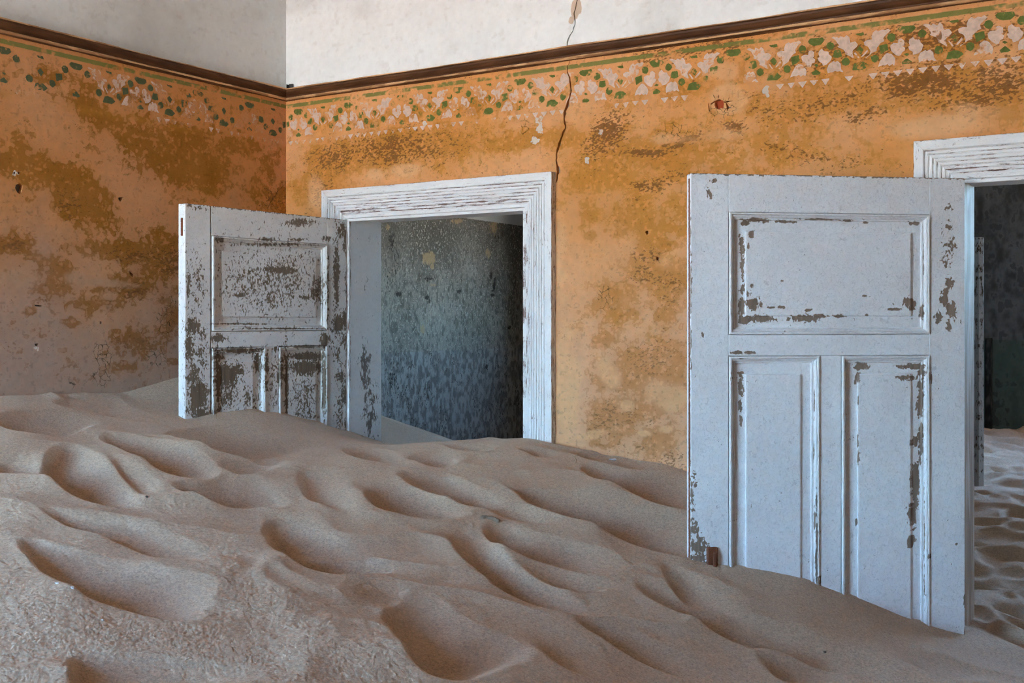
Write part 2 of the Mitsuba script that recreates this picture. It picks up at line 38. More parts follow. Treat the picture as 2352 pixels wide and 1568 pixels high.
CRACKS_BACK = [[(1.5207,2.778),(1.5207,2.7657),(1.5109,2.7546),(1.5128,2.745),(1.5106,2.7359),(1.5135,2.7261),(1.5192,2.7149),(1.5228,2.7039),(1.5216,2.6935),(1.5251,2.6826),(1.5244,2.6721),(1.528,2.6612),(1.5273,2.6519),(1.5223,2.6431),(1.5232,2.6336),(1.5152,2.6204),(1.5099,2.6104),(1.5072,2.6001),(1.5008,2.5866),(1.4974,2.5782),(1.4951,2.5696),(1.4955,2.559),(1.4957,2.5448),(1.4963,2.5324),(1.5018,2.5196),(1.5015,2.509),(1.4907,2.4994),(1.4868,2.4892),(1.4857,2.4805),(1.481,2.4721),(1.4738,2.4585),(1.4704,2.45),(1.4691,2.4412),(1.4632,2.4276),(1.4625,2.417),(1.4598,2.4066),(1.463,2.3957),(1.4588,2.3866),(1.4615,2.377),(1.4622,2.3675),(1.4634,2.3603),(1.4634,2.3497),(1.4659,2.3389),(1.4641,2.3284),(1.4644,2.3177),(1.4637,2.3071),(1.4542,2.2936),(1.4452,2.2836),(1.4306,2.2756),(1.434,2.2754),(1.4506,2.2832),(1.4596,2.2933),(1.4683,2.3068),(1.4704,2.3173),(1.4693,2.328),(1.4815,2.3377),(1.4792,2.3485),(1.4777,2.3592),(1.4678,2.367),(1.4673,2.3765),(1.4646,2.3862),(1.468,2.3953),(1.4663,2.4061),(1.467,2.4167),(1.4735,2.4267),(1.4792,2.4404),(1.4841,2.4488),(1.4838,2.4577),(1.4882,2.4714),(1.4938,2.4798),(1.4957,2.4884),(1.502,2.4984),(1.5068,2.5085),(1.5073,2.5191),(1.5057,2.5315),(1.5014,2.5443),(1.5029,2.5582),(1.5097,2.5681),(1.5059,2.5773),(1.512,2.5855),(1.5233,2.5984),(1.5195,2.6094),(1.5218,2.6197),(1.527,2.6332),(1.529,2.6423),(1.5321,2.6513),(1.5314,2.6608),(1.5308,2.6714),(1.5301,2.682),(1.5276,2.6928),(1.5267,2.7035),(1.5239,2.7143),(1.5173,2.7257),(1.5144,2.7354),(1.5153,2.7447),(1.5139,2.7542),(1.5227,2.7655),(1.5234,2.7777)],[(1.5659,3.0383),(1.5672,3.0285),(1.5589,3.0202),(1.5579,3.0107),(1.5517,2.9996),(1.5506,2.9877),(1.5472,2.9762),(1.542,2.9649),(1.5409,2.9554),(1.5444,2.9453),(1.5438,2.9357),(1.5472,2.9256),(1.5452,2.9146),(1.539,2.9042),(1.538,2.8931),(1.5299,2.8846),(1.5223,2.876),(1.5156,2.8648),(1.5092,2.8511),(1.5107,2.835),(1.5146,2.8344),(1.5168,2.8501),(1.5224,2.8639),(1.527,2.8753),(1.5342,2.884),(1.5406,2.8928),(1.5438,2.9036),(1.5488,2.9141),(1.5499,2.9252),(1.5492,2.9349),(1.5489,2.9446),(1.5466,2.9546),(1.546,2.9643),(1.552,2.9755),(1.5538,2.9872),(1.5551,2.9991),(1.5603,3.0103),(1.5617,3.0197),(1.5691,3.0282),(1.5687,3.0379)]]
CRACKS_SIDE = [[(-0.0004,2.4012),(-0.0077,2.3874),(-0.0287,2.3723),(-0.042,2.3596),(-0.0606,2.3465),(-0.0669,2.333),(-0.0776,2.3191),(-0.0916,2.3049),(-0.105,2.2909),(-0.1128,2.2774),(-0.1236,2.2637),(-0.1209,2.2639),(-0.1095,2.2777),(-0.1006,2.2913),(-0.0884,2.3052),(-0.0732,2.3195),(-0.0633,2.3333),(-0.0569,2.3468),(-0.0393,2.3599),(-0.0254,2.3726),(-0.0054,2.3877),(0.0024,2.4015)]]
HOLES_BACK = [[(2.1325,2.5505),(2.1387,2.5553),(2.1505,2.5567),(2.1647,2.5507),(2.1675,2.5379),(2.1647,2.5195),(2.1552,2.5258),(2.1505,2.5187),(2.1363,2.5255),(2.1316,2.5372)],[(2.1149,2.5434),(2.1316,2.5529),(2.1349,2.5494),(2.1173,2.5396)],[(2.167,2.5447),(2.1858,2.5485),(2.2021,2.545),(2.1858,2.5432),(2.1694,2.5413)],[(2.1769,2.5405),(2.1872,2.5261),(2.1974,2.5206),(2.1858,2.52),(2.1806,2.509),(2.1787,2.5225),(2.175,2.5372)],[(2.1249,2.5782),(2.1335,2.5648),(2.1316,2.5623),(2.1264,2.5722)],[(2.1467,2.5781),(2.1491,2.5667),(2.1467,2.5598),(2.1448,2.5662)],[(2.1909,2.5719),(2.1848,2.5504),(2.182,2.5498),(2.1867,2.5604)],[(2.1073,2.5487),(2.113,2.5189),(2.1106,2.516),(2.1054,2.5444)],[(1.8522,2.0856),(1.8631,2.0901),(1.8668,2.0784),(1.8577,2.0738)],[(1.8992,1.9883),(1.91,1.9847),(1.9064,1.975),(1.8974,1.9785)]]
HOLES_SIDE = [[(-1.3879,2.2415),(-1.3741,2.248),(-1.3601,2.2418),(-1.3629,2.2238),(-1.3713,2.2078),(-1.3824,2.2143),(-1.3918,2.2285)],[(-1.3989,2.2856),(-1.3907,2.2886),(-1.3896,2.2817),(-1.3973,2.2788)],[(-1.3824,2.2885),(-1.373,2.2886),(-1.3741,2.2804),(-1.3807,2.2826)],[(-0.9441,2.2367),(-0.9189,2.2401),(-0.9209,2.2317),(-0.9322,2.2212),(-0.9408,2.2271)],[(-0.891,1.9471),(-0.87,1.934),(-0.8726,1.9221),(-0.8843,1.9301)],[(-1.3134,1.8062),(-1.2814,1.8047),(-1.2849,1.7995),(-1.3098,1.8012)],[(-1.3134,1.6628),(-1.2978,1.6644),(-1.3006,1.6536),(-1.3098,1.6551)],[(-1.0292,1.747),(-1.0197,1.7436),(-1.0229,1.7335),(-1.0292,1.7369)]]
MOTIF = {'lily':[[(-0.0983,0.0554),(-0.0909,0.059),(-0.0794,0.0551),(-0.0714,0.0495),(-0.0668,0.058),(-0.0543,0.0494),(-0.0463,0.0575),(-0.0372,0.0494),(-0.0338,0.0307),(-0.018,0.032),(-0.0079,0.0204),(-0.0135,0.012),(-0.0248,0.0021),(-0.027,-0.009),(-0.0214,-0.0234),(-0.0248,-0.0241),(-0.0429,-0.0116),(-0.052,-0.0081),(-0.0508,-0.0014),(-0.0565,0.0108),(-0.0771,0.0204),(-0.0714,0.0254),(-0.084,0.0443)],[(0.1006,0.0541),(0.0908,0.0611),(0.082,0.0567),(0.0722,0.0603),(0.0601,0.0542),(0.0534,0.0607),(0.0424,0.0544),(0.0368,0.0393),(0.039,0.03),(0.0246,0.033),(0.0112,0.0269),(0.0134,0.0164),(0.0268,0.0078),(0.0346,-0.0079),(0.0313,-0.0188),(0.0157,-0.0281),(0.0201,-0.0305),(0.0402,-0.0143),(0.0545,-0.0093),(0.0556,0.0007),(0.0689,0.0147),(0.0809,0.0198),(0.0766,0.0316),(0.0886,0.0435)]],'stem':[[(-0.0214,-0.0063),(-0.0169,-0.0058),(-0.0022,-0.0247),(-0.0067,-0.0276)],[(0.0235,-0.0008),(0.0268,-0.0069),(0.0101,-0.024),(0.0034,-0.0232)]],'tulip':[[(0.0995,0.0027),(0.1104,0.0091),(0.1234,0.0063),(0.1256,0.0183),(0.1342,0.0227),(0.1461,0.0133),(0.1461,-0.0023),(0.1407,-0.0049),(0.1493,-0.0116),(0.1461,-0.0223),(0.1375,-0.0257),(0.1342,-0.0353),(0.1256,-0.0364),(0.1126,-0.0269),(0.1017,-0.0143)],[(0.1611,0.0146),(0.1729,0.0219),(0.1804,0.012),(0.1942,0.009),(0.1974,-0.0003),(0.2069,-0.0104),(0.2016,-0.0251),(0.1899,-0.0347),(0.175,-0.0383),(0.1718,-0.0268),(0.1622,-0.0211),(0.1568,-0.0093),(0.1643,-0.0058),(0.1601,0.0047)],[(0.059,-0.0651),(0.0656,-0.0479),(0.0777,-0.0292),(0.0897,-0.0206),(0.1039,-0.0258),(0.1148,-0.0429),(0.1169,-0.0543),(0.1126,-0.0672),(0.1061,-0.0608),(0.0963,-0.0652),(0.0908,-0.0578),(0.082,-0.0635),(0.0755,-0.0604)],[(0.1899,-0.0501),(0.1963,-0.0355),(0.2132,-0.0255),(0.2174,-0.0316),(0.2269,-0.0273),(0.2363,-0.0384),(0.2395,-0.0564),(0.2468,-0.0661),(0.2405,-0.0675),(0.2322,-0.0621),(0.2227,-0.0653),(0.2185,-0.0593),(0.2069,-0.0655),(0.2026,-0.0628),(0.192,-0.067)]],'leaf':[[(-0.0011,0.0138),(0.0123,-0.0005),(0.0022,-0.0162),(-0.0135,0.0018)],[(-0.0157,0.0579),(0.0112,0.0587),(0.0134,0.0493),(0.0022,0.0486),(-0.009,0.0512)],[(-0.027,-0.0661),(-0.0202,-0.0441),(-0.0045,-0.0392),(0.0112,-0.0412),(0.029,-0.0558),(0.0134,-0.0687)],[(0.0357,-0.0306),(0.0402,-0.0222),(0.0501,-0.0212),(0.059,-0.0257),(0.0623,-0.0351),(0.0578,-0.0447),(0.049,-0.0481),(0.039,-0.0424)],[(0.0623,0.0065),(0.0908,0.0106),(0.093,-0.0121),(0.082,-0.0163),(0.0667,-0.0233)],[(0.0897,0.0321),(0.0941,0.0416),(0.1039,0.0436),(0.1148,0.0376),(0.1174,0.0261),(0.1115,0.0157),(0.1017,0.0148),(0.093,0.0204)],[(0.1234,0.0543),(0.1299,0.0623),(0.1772,0.06),(0.1814,0.0484),(0.1686,0.0369),(0.1429,0.036),(0.1278,0.0448)],[(0.1878,0.0309),(0.1942,0.0411),(0.2026,0.0427),(0.2132,0.0362),(0.2157,0.0248),(0.209,0.0169),(0.1984,0.0151),(0.1899,0.0217)],[(0.2143,0.0096),(0.2363,0.0099),(0.2416,-0.0128),(0.2259,-0.0173),(0.21,-0.013)],[(0.2405,-0.0302),(0.2458,-0.021),(0.2552,-0.0185),(0.2656,-0.0247),(0.2687,-0.036),(0.2635,-0.0441),(0.2531,-0.0472),(0.2437,-0.0416)],[(0.1375,-0.0569),(0.1525,-0.0465),(0.1697,-0.0609),(0.1601,-0.0664),(0.1386,-0.0659)],[(0.1439,-0.0332),(0.1515,-0.0286),(0.1601,-0.0341),(0.1536,-0.0389)]]}
SAND_CONTROL = [(0.0,-1.44,1.485),(0.0,-1.0,1.46),(0.0,-0.62,1.52),(0.0,0.0,1.5),(0.2,-0.45,1.45),(0.33,-0.9,1.37),(0.38,0.0,1.255),(0.85,0.0,1.225),(1.42,0.0,1.27),(1.7,0.0,1.225),(2.0,0.0,1.185),(2.33,-0.71,1.01),(2.6,-0.45,0.95),(3.0,-0.12,0.745),(2.5,0.0,1.0),(1.92,-2.69,1.09),(3.67,-3.825,0.45),(0.0,-3.0,1.22),(0.0,-5.5,0.95),(5.0,-5.5,0.3),(5.0,-2.5,0.35),(5.0,0.0,0.45),(3.45,0.0,0.66),(3.1,-0.35,0.74),(2.44,-1.88,0.985),(2.73,-1.16,0.86),(1.0,-1.3,1.28),(1.4,-0.7,1.23),(1.5,-1.6,1.16),(0.8,-2.0,1.3)]
SAND_HOLLOWS = [(0.028,(0.429,-1.566),[(0.267,-1.633),(0.226,-1.563),(0.205,-1.49),(0.205,-1.417),(0.213,-1.353),(0.229,-1.299),(0.256,-1.266),(0.295,-1.254),(0.351,-1.305),(0.425,-1.418),(0.466,-1.512),(0.474,-1.585),(0.46,-1.637),(0.423,-1.666),(0.376,-1.678),(0.317,-1.672)]),(0.04,(0.923,-1.852),[(0.667,-1.728),(0.628,-1.693),(0.595,-1.65),(0.568,-1.598),(0.573,-1.575),(0.61,-1.582),(0.663,-1.594),(0.733,-1.61),(0.82,-1.634),(0.924,-1.666),(1.018,-1.699),(1.103,-1.733),(1.157,-1.76),(1.181,-1.779),(1.186,-1.801),(1.171,-1.825),(1.153,-1.843),(1.132,-1.856),(1.106,-1.868),(1.076,-1.879),(1.04,-1.886),(0.998,-1.89),(0.946,-1.888),(0.885,-1.881),(0.812,-1.844),(0.728,-1.779)]),(0.039,(0.889,-1.516),[(0.514,-1.431),(0.492,-1.365),(0.516,-1.323),(0.588,-1.305),(0.671,-1.297),(0.767,-1.299),(0.847,-1.302),(0.913,-1.306),(0.972,-1.321),(1.027,-1.346),(1.066,-1.385),(1.089,-1.437),(1.088,-1.477),(1.062,-1.505),(1.029,-1.527),(0.988,-1.545),(0.933,-1.546),(0.864,-1.532),(0.788,-1.515),(0.706,-1.493),(0.631,-1.478),(0.56,-1.468)]),(0.053,(0.83,-1.214),[(0.516,-1.124),(0.47,-1.0),(0.445,-0.898),(0.441,-0.818),(0.468,-0.771),(0.527,-0.756),(0.58,-0.742),(0.627,-0.729),(0.66,-0.686),(0.681,-0.615),(0.738,-0.605),(0.833,-0.658),(0.886,-0.716),(0.898,-0.78),(0.913,-0.855),(0.933,-0.942),(0.942,-1.035),(0.939,-1.133),(0.918,-1.205),(0.878,-1.251),(0.821,-1.265),(0.746,-1.247),(0.666,-1.225),(0.581,-1.199)]),(0.032,(1.242,-1.565),[(1.069,-1.57),(1.083,-1.513),(1.078,-1.45),(1.054,-1.381),(1.055,-1.343),(1.081,-1.336),(1.101,-1.315),(1.117,-1.281),(1.151,-1.274),(1.203,-1.294),(1.253,-1.319),(1.303,-1.351),(1.337,-1.382),(1.356,-1.411),(1.359,-1.439),(1.346,-1.467),(1.328,-1.507),(1.305,-1.558),(1.277,-1.59),(1.244,-1.603),(1.206,-1.611),(1.163,-1.615),(1.122,-1.613),(1.082,-1.604)]),(0.015,(1.037,-1.303),[(0.949,-1.272),(0.947,-1.217),(0.952,-1.141),(0.961,-1.044),(0.987,-1.009),(1.028,-1.035),(1.059,-1.094),(1.082,-1.187),(1.095,-1.256),(1.097,-1.301),(1.084,-1.329),(1.056,-1.341),(1.019,-1.335),(0.973,-1.311)]),(0.04,(1.601,-2.287),[(1.186,-2.198),(1.221,-2.18),(1.266,-2.165),(1.322,-2.153),(1.368,-2.134),(1.405,-2.108),(1.46,-2.081),(1.535,-2.053),(1.605,-2.024),(1.671,-1.995),(1.726,-2.011),(1.772,-2.071),(1.809,-2.121),(1.838,-2.16),(1.85,-2.194),(1.846,-2.223),(1.821,-2.241),(1.776,-2.247),(1.734,-2.26),(1.697,-2.281),(1.662,-2.296),(1.629,-2.306),(1.6,-2.308),(1.577,-2.304),(1.529,-2.296),(1.457,-2.284),(1.371,-2.262),(1.269,-2.23),(1.206,-2.213),(1.181,-2.209)]),(0.039,(1.678,-1.704),[(1.438,-1.577),(1.414,-1.537),(1.408,-1.506),(1.421,-1.484),(1.457,-1.472),(1.518,-1.47),(1.574,-1.471),(1.626,-1.476),(1.678,-1.482),(1.73,-1.488),(1.785,-1.496),(1.845,-1.507),(1.871,-1.542),(1.863,-1.604),(1.853,-1.655),(1.842,-1.697),(1.822,-1.729),(1.791,-1.751),(1.751,-1.759),(1.7,-1.752),(1.649,-1.736),(1.597,-1.712),(1.541,-1.674),(1.48,-1.623)]),(0.032,(1.535,-1.17),[(1.415,-1.106),(1.395,-1.058),(1.397,-1.012),(1.424,-0.968),(1.483,-0.95),(1.575,-0.956),(1.651,-0.96),(1.712,-0.962),(1.744,-0.981),(1.748,-1.017),(1.739,-1.058),(1.718,-1.104),(1.694,-1.141),(1.667,-1.167),(1.633,-1.197),(1.594,-1.228),(1.557,-1.235),(1.521,-1.218),(1.484,-1.189),(1.445,-1.149)]),(0.03,(1.623,-0.945),[(1.342,-0.859),(1.349,-0.787),(1.365,-0.738),(1.388,-0.71),(1.439,-0.713),(1.516,-0.744),(1.59,-0.77),(1.659,-0.789),(1.716,-0.811),(1.76,-0.833),(1.784,-0.856),(1.788,-0.881),(1.777,-0.905),(1.752,-0.929),(1.71,-0.945),(1.65,-0.954),(1.587,-0.956),(1.521,-0.95),(1.45,-0.934),(1.375,-0.908)]),(0.022,(1.095,-0.759),[(0.927,-0.673),(0.905,-0.626),(0.903,-0.578),(0.919,-0.529),(0.974,-0.521),(1.067,-0.552),(1.143,-0.594),(1.203,-0.647),(1.236,-0.685),(1.243,-0.707),(1.227,-0.743),(1.19,-0.792),(1.145,-0.807),(1.093,-0.787),(1.035,-0.757),(0.97,-0.717)]),(0.019,(1.298,-0.659),[(1.192,-0.61),(1.181,-0.573),(1.177,-0.516),(1.178,-0.44),(1.224,-0.411),(1.315,-0.429),(1.37,-0.492),(1.387,-0.6),(1.384,-0.667),(1.36,-0.694),(1.31,-0.688),(1.235,-0.648)]),(0.012,(1.287,-0.371),[(1.141,-0.296),(1.19,-0.254),(1.244,-0.238),(1.305,-0.247),(1.354,-0.262),(1.391,-0.283),(1.402,-0.312),(1.39,-0.349),(1.355,-0.378),(1.3,-0.4),(1.233,-0.387),(1.156,-0.341)]),(0.012,(1.525,-0.287),[(1.409,-0.205),(1.445,-0.183),(1.484,-0.167),(1.525,-0.155),(1.564,-0.168),(1.599,-0.206),(1.613,-0.247),(1.606,-0.292),(1.581,-0.313),(1.539,-0.311),(1.487,-0.286),(1.423,-0.239)]),(0.038,(1.943,-0.397),[(1.722,-0.264),(1.738,-0.227),(1.776,-0.201),(1.835,-0.187),(1.893,-0.154),(1.947,-0.104),(2.008,-0.068),(2.075,-0.046),(2.14,-0.093),(2.202,-0.21),(2.218,-0.293),(2.189,-0.345),(2.154,-0.385),(2.113,-0.413),(2.059,-0.427),(1.992,-0.428),(1.933,-0.425),(1.882,-0.418),(1.82,-0.382),(1.75,-0.315)]),(0.017,(1.703,-0.152),[(1.595,-0.083),(1.617,-0.036),(1.656,-0.008),(1.713,-0.0),(1.773,0.007),(1.834,0.015),(1.895,0.007),(1.954,-0.017),(1.96,-0.063),(1.913,-0.131),(1.854,-0.174),(1.784,-0.193),(1.73,-0.201),(1.693,-0.199),(1.652,-0.175),(1.607,-0.13)]),(0.046,(2.032,-0.735),[(1.727,-0.724),(1.758,-0.665),(1.796,-0.608),(1.843,-0.552),(1.899,-0.504),(1.964,-0.464),(2.028,-0.436),(2.093,-0.419),(2.15,-0.404),(2.199,-0.39),(2.256,-0.442),(2.318,-0.56),(2.338,-0.637),(2.314,-0.672),(2.284,-0.693),(2.248,-0.699),(2.197,-0.707),(2.129,-0.716),(2.064,-0.735),(2.003,-0.765),(1.942,-0.788),(1.88,-0.804),(1.815,-0.798),(1.747,-0.768)]),(0.031,(1.963,-1.125),[(1.809,-1.015),(1.805,-0.965),(1.836,-0.942),(1.902,-0.944),(1.959,-0.936),(2.008,-0.917),(2.06,-0.891),(2.115,-0.858),(2.168,-0.853),(2.22,-0.876),(2.245,-0.913),(2.242,-0.965),(2.232,-1.006),(2.215,-1.036),(2.185,-1.059),(2.141,-1.075),(2.103,-1.097),(2.069,-1.126),(2.033,-1.143),(1.993,-1.148),(1.948,-1.141),(1.897,-1.122),(1.857,-1.094),(1.826,-1.058)]),(0.031,(2.043,-1.354),[(1.744,-1.156),(1.759,-1.089),(1.792,-1.07),(1.841,-1.098),(1.901,-1.134),(1.97,-1.178),(2.032,-1.211),(2.088,-1.234),(2.137,-1.235),(2.178,-1.214),(2.216,-1.214),(2.25,-1.233),(2.283,-1.265),(2.315,-1.307),(2.314,-1.341),(2.28,-1.367),(2.242,-1.384),(2.2,-1.39),(2.148,-1.39),(2.086,-1.383),(2.024,-1.363),(1.963,-1.331),(1.915,-1.299),(1.879,-1.268),(1.829,-1.236),(1.767,-1.205)]),(0.012,(2.198,-1.183),[(2.032,-1.174),(2.077,-1.122),(2.124,-1.087),(2.175,-1.068),(2.219,-1.045),(2.259,-1.017),(2.275,-1.033),(2.269,-1.093),(2.25,-1.145),(2.218,-1.188),(2.179,-1.216),(2.133,-1.229),(2.085,-1.226),(2.035,-1.208)]),(0.033,(2.25,-1.944),[(2.019,-1.769),(1.98,-1.654),(1.976,-1.592),(2.007,-1.583),(2.066,-1.597),(2.154,-1.636),(2.233,-1.645),(2.304,-1.626),(2.351,-1.631),(2.376,-1.66),(2.388,-1.707),(2.389,-1.773),(2.388,-1.837),(2.386,-1.899),(2.377,-1.949),(2.36,-1.987),(2.337,-2.007),(2.306,-2.009),(2.269,-1.993),(2.226,-1.958),(2.183,-1.927),(2.141,-1.899),(2.1,-1.871),(2.059,-1.842)]),(0.011,(2.393,-1.645),[(2.35,-1.599),(2.362,-1.565),(2.384,-1.545),(2.415,-1.539),(2.463,-1.545),(2.527,-1.562),(2.545,-1.6),(2.519,-1.66),(2.484,-1.686),(2.441,-1.679),(2.4,-1.66),(2.362,-1.631)]),(0.013,(2.409,-1.362),[(2.349,-1.327),(2.386,-1.281),(2.422,-1.258),(2.457,-1.256),(2.496,-1.25),(2.538,-1.24),(2.582,-1.249),(2.627,-1.276),(2.63,-1.322),(2.592,-1.386),(2.536,-1.413),(2.463,-1.403),(2.403,-1.386),(2.354,-1.362)]),(0.022,(2.671,-0.969),[(2.467,-0.932),(2.517,-0.875),(2.58,-0.833),(2.656,-0.807),(2.722,-0.776),(2.778,-0.74),(2.853,-0.723),(2.948,-0.726),(2.968,-0.77),(2.912,-0.853),(2.848,-0.905),(2.776,-0.924),(2.72,-0.953),(2.68,-0.993),(2.634,-1.016),(2.582,-1.023),(2.527,-1.01),(2.471,-0.977)]),(0.012,(3.002,-0.637),[(2.926,-0.612),(2.965,-0.482),(3.01,-0.411),(3.062,-0.397),(3.113,-0.388),(3.165,-0.384),(3.159,-0.456),(3.094,-0.605),(3.023,-0.678),(2.945,-0.677)]),(0.014,(1.908,-2.521),[(1.838,-2.449),(1.878,-2.41),(1.927,-2.361),(1.985,-2.301),(2.049,-2.264),(2.122,-2.249),(2.152,-2.276),(2.142,-2.345),(2.093,-2.433),(2.007,-2.543),(1.943,-2.579),(1.901,-2.542),(1.864,-2.51),(1.833,-2.482)]),(0.017,(1.303,-2.002),[(1.033,-2.032),(1.103,-1.991),(1.177,-1.941),(1.256,-1.883),(1.351,-1.852),(1.462,-1.849),(1.548,-1.869),(1.609,-1.913),(1.616,-1.95),(1.57,-1.979),(1.5,-1.996),(1.407,-2.0),(1.312,-2.01),(1.215,-2.028),(1.125,-2.041),(1.04,-2.049)]),(0.013,(0.724,-1.891),[(0.652,-1.901),(0.623,-1.863),(0.604,-1.821),(0.595,-1.775),(0.614,-1.75),(0.663,-1.747),(0.718,-1.769),(0.78,-1.815),(0.814,-1.85),(0.819,-1.875),(0.807,-1.903),(0.779,-1.931),(0.741,-1.939),(0.691,-1.926)]),(0.01,(0.97,-1.661),[(0.74,-1.586),(0.773,-1.577),(0.833,-1.575),(0.92,-1.577),(0.993,-1.589),(1.052,-1.611),(1.104,-1.654),(1.15,-1.719),(1.149,-1.742),(1.103,-1.722),(1.047,-1.704),(0.981,-1.685),(0.891,-1.654),(0.779,-1.611)]),(0.014,(2.384,-0.888),[(2.241,-0.737),(2.252,-0.73),(2.322,-0.735),(2.451,-0.752),(2.535,-0.811),(2.572,-0.911),(2.56,-0.962),(2.499,-0.963),(2.441,-0.945),(2.386,-0.91),(2.328,-0.854),(2.267,-0.779)]),(0.008,(1.961,-1.692),[(1.929,-1.628),(1.866,-1.691),(1.859,-1.752),(1.91,-1.809),(1.951,-1.83),(1.985,-1.815),(2.013,-1.797),(2.035,-1.777),(2.04,-1.744),(2.027,-1.698),(2.006,-1.655),(1.976,-1.616)]),(0.013,(1.296,-1.24),[(1.06,-1.01),(1.114,-0.976),(1.189,-0.985),(1.285,-1.037),(1.394,-1.137),(1.518,-1.283),(1.55,-1.347),(1.49,-1.329),(1.424,-1.317),(1.353,-1.312),(1.246,-1.239),(1.103,-1.098)]),(0.028,(2.507,-1.011),[(2.29,-0.961),(2.326,-0.921),(2.376,-0.902),(2.44,-0.903),(2.504,-0.906),(2.567,-0.911),(2.625,-0.924),(2.679,-0.946),(2.702,-0.977),(2.694,-1.018),(2.661,-1.04),(2.604,-1.04),(2.546,-1.041),(2.487,-1.043),(2.432,-1.041),(2.381,-1.037),(2.334,-1.021),(2.293,-0.994)]),(0.019,(2.414,-1.372),[(2.301,-1.344),(2.323,-1.309),(2.357,-1.29),(2.403,-1.287),(2.457,-1.289),(2.517,-1.297),(2.575,-1.314),(2.63,-1.34),(2.641,-1.367),(2.611,-1.394),(2.562,-1.407),(2.497,-1.407),(2.44,-1.405),(2.392,-1.401),(2.348,-1.39),(2.309,-1.371)]),(0.019,(2.731,-1.077),[(2.685,-1.026),(2.717,-0.99),(2.758,-0.941),(2.806,-0.88),(2.845,-0.881),(2.874,-0.945),(2.864,-1.018),(2.815,-1.102),(2.773,-1.136),(2.739,-1.121),(2.709,-1.096),(2.682,-1.062)]),(0.011,(1.82,-0.896),[(1.725,-0.897),(1.78,-0.837),(1.853,-0.806),(1.945,-0.805),(1.979,-0.821),(1.955,-0.854),(1.916,-0.888),(1.86,-0.925),(1.798,-0.939),(1.731,-0.932)])]
SPOTS = {'f1': (1.565, -2.331, 1.161), 'f2': (1.608, -2.324, 1.155), 'f3': (1.752, -2.357, 1.133), 'f4': (1.731, -0.016, 1.221), 'f5': (1.263, -1.618, 1.215), 'twig': (0.382, -0.783, 1.364), 'twig2': (1.708, -0.285, 1.218), 'pebA': (1.797, -0.951, 1.134)}
# ------------------------------------------------------------------ helpers
def box(x0, x1, y0, y1, z0, z1, bevel=0.0):
    if bevel:
        b = bevel
        pts = [(x, y, z) for x in (x0, x1) for y in (y0, y1) for z in (z0, z1)]
        out = []
        for x, y, z in pts:
            sx, sy, sz = (1 if x == x0 else -1), (1 if y == y0 else -1), (1 if z == z0 else -1)
            out += [(x, y + sy * b, z + sz * b), (x + sx * b, y, z + sz * b), (x + sx * b, y + sy * b, z)]
        return trimesh.convex.convex_hull(np.array(out))
    m = trimesh.creation.box((x1 - x0, y1 - y0, z1 - z0))
    m.apply_translation(((x0 + x1) / 2, (y0 + y1) / 2, (z0 + z1) / 2))
    return m

def cat(*ms):
    return trimesh.util.concatenate([m for m in ms])

def numbered(name):
    if name not in USED:
        USED.add(name); return name
    k = 1
    while f'{name}_{k:03d}' in USED: k += 1
    USED.add(f'{name}_{k:03d}'); return f'{name}_{k:03d}'
USED = set()

def add(name, mesh, bsdf, parent=None, label=None, smooth=False, **more):
    key = numbered(name if parent is None else f'{parent}__{name}')
    scene[key] = mikit.ply(mesh, bsdf, smooth=smooth, **more)
    if label: labels[key] = {'label': label}
    return key

def tag(key, label, category=None, kind=None, group=None):
    labels[key] = {'label': label}
    if category: labels[key]['category'] = category
    if kind: labels[key]['kind'] = kind
    if group: labels[key]['group'] = group
    return key

def thing(name, label, category, kind=None, group=None):
    return tag(numbered(name), label, category, kind, group)

def sweep(profile, path, closed=True):
    """profile [(d, h)]: d inward from the path, h out of the plane; path: 2-D points, interior on the left. Mitred. Returns (vertices in (a, b, h), faces)."""
    P = np.array(path, float); n = len(P)
    rings = []
    for i in range(n):
        if closed or 0 < i < n - 1:
            a, b = P[i] - P[i - 1], P[(i + 1) % n] - P[i]
        elif i == 0: a = b = P[1] - P[0]
        else: a = b = P[-1] - P[-2]
        a, b = a / np.linalg.norm(a), b / np.linalg.norm(b)
        na, nb = np.array([-a[1], a[0]]), np.array([-b[1], b[0]])
        m = (na + nb) / (1 + na @ nb)
        rings.append([(P[i] + m * d).tolist() + [h] for d, h in profile])
    v = np.array(rings).reshape(-1, 3); k = len(profile); f = []
    for i in range(n if closed else n - 1):
        j = (i + 1) % n
        for q in range(k - 1):
            f.append((i * k + q, j * k + q, j * k + q + 1, i * k + q + 1))
    if not closed:
        f += [(0, q, q + 1, q + 1) for q in range(1, k - 1)] + [((n - 1) * k, (n - 1) * k + q + 1, (n - 1) * k + q, (n - 1) * k + q) for q in range(1, k - 1)]
    f = np.array(f)
    return trimesh.Trimesh(v, np.vstack([f[:, [0, 1, 2]], f[:, [0, 2, 3]]]), process=True)

def placed(mesh, M):
    m = mesh.copy(); M4 = np.eye(4); M4[:3] = np.array(M, float); m.apply_transform(M4); return m

# ------------------------------------------------------------------ procedural materials
def blobs(a, b, rows):
    """Largest of the soft elliptical patches at the surface coordinates a, b (metres)."""
    v = mi.Float(0)
    for ca, cb, m0, m1, m2, m3_, s in rows:
        x, y = a - ca, b - cb
        v = dr.maximum(v, s * dr.exp(-0.9 * (dr.square(m0 * x + m1 * y) + dr.square(m2 * x + m3_ * y))))
    return v

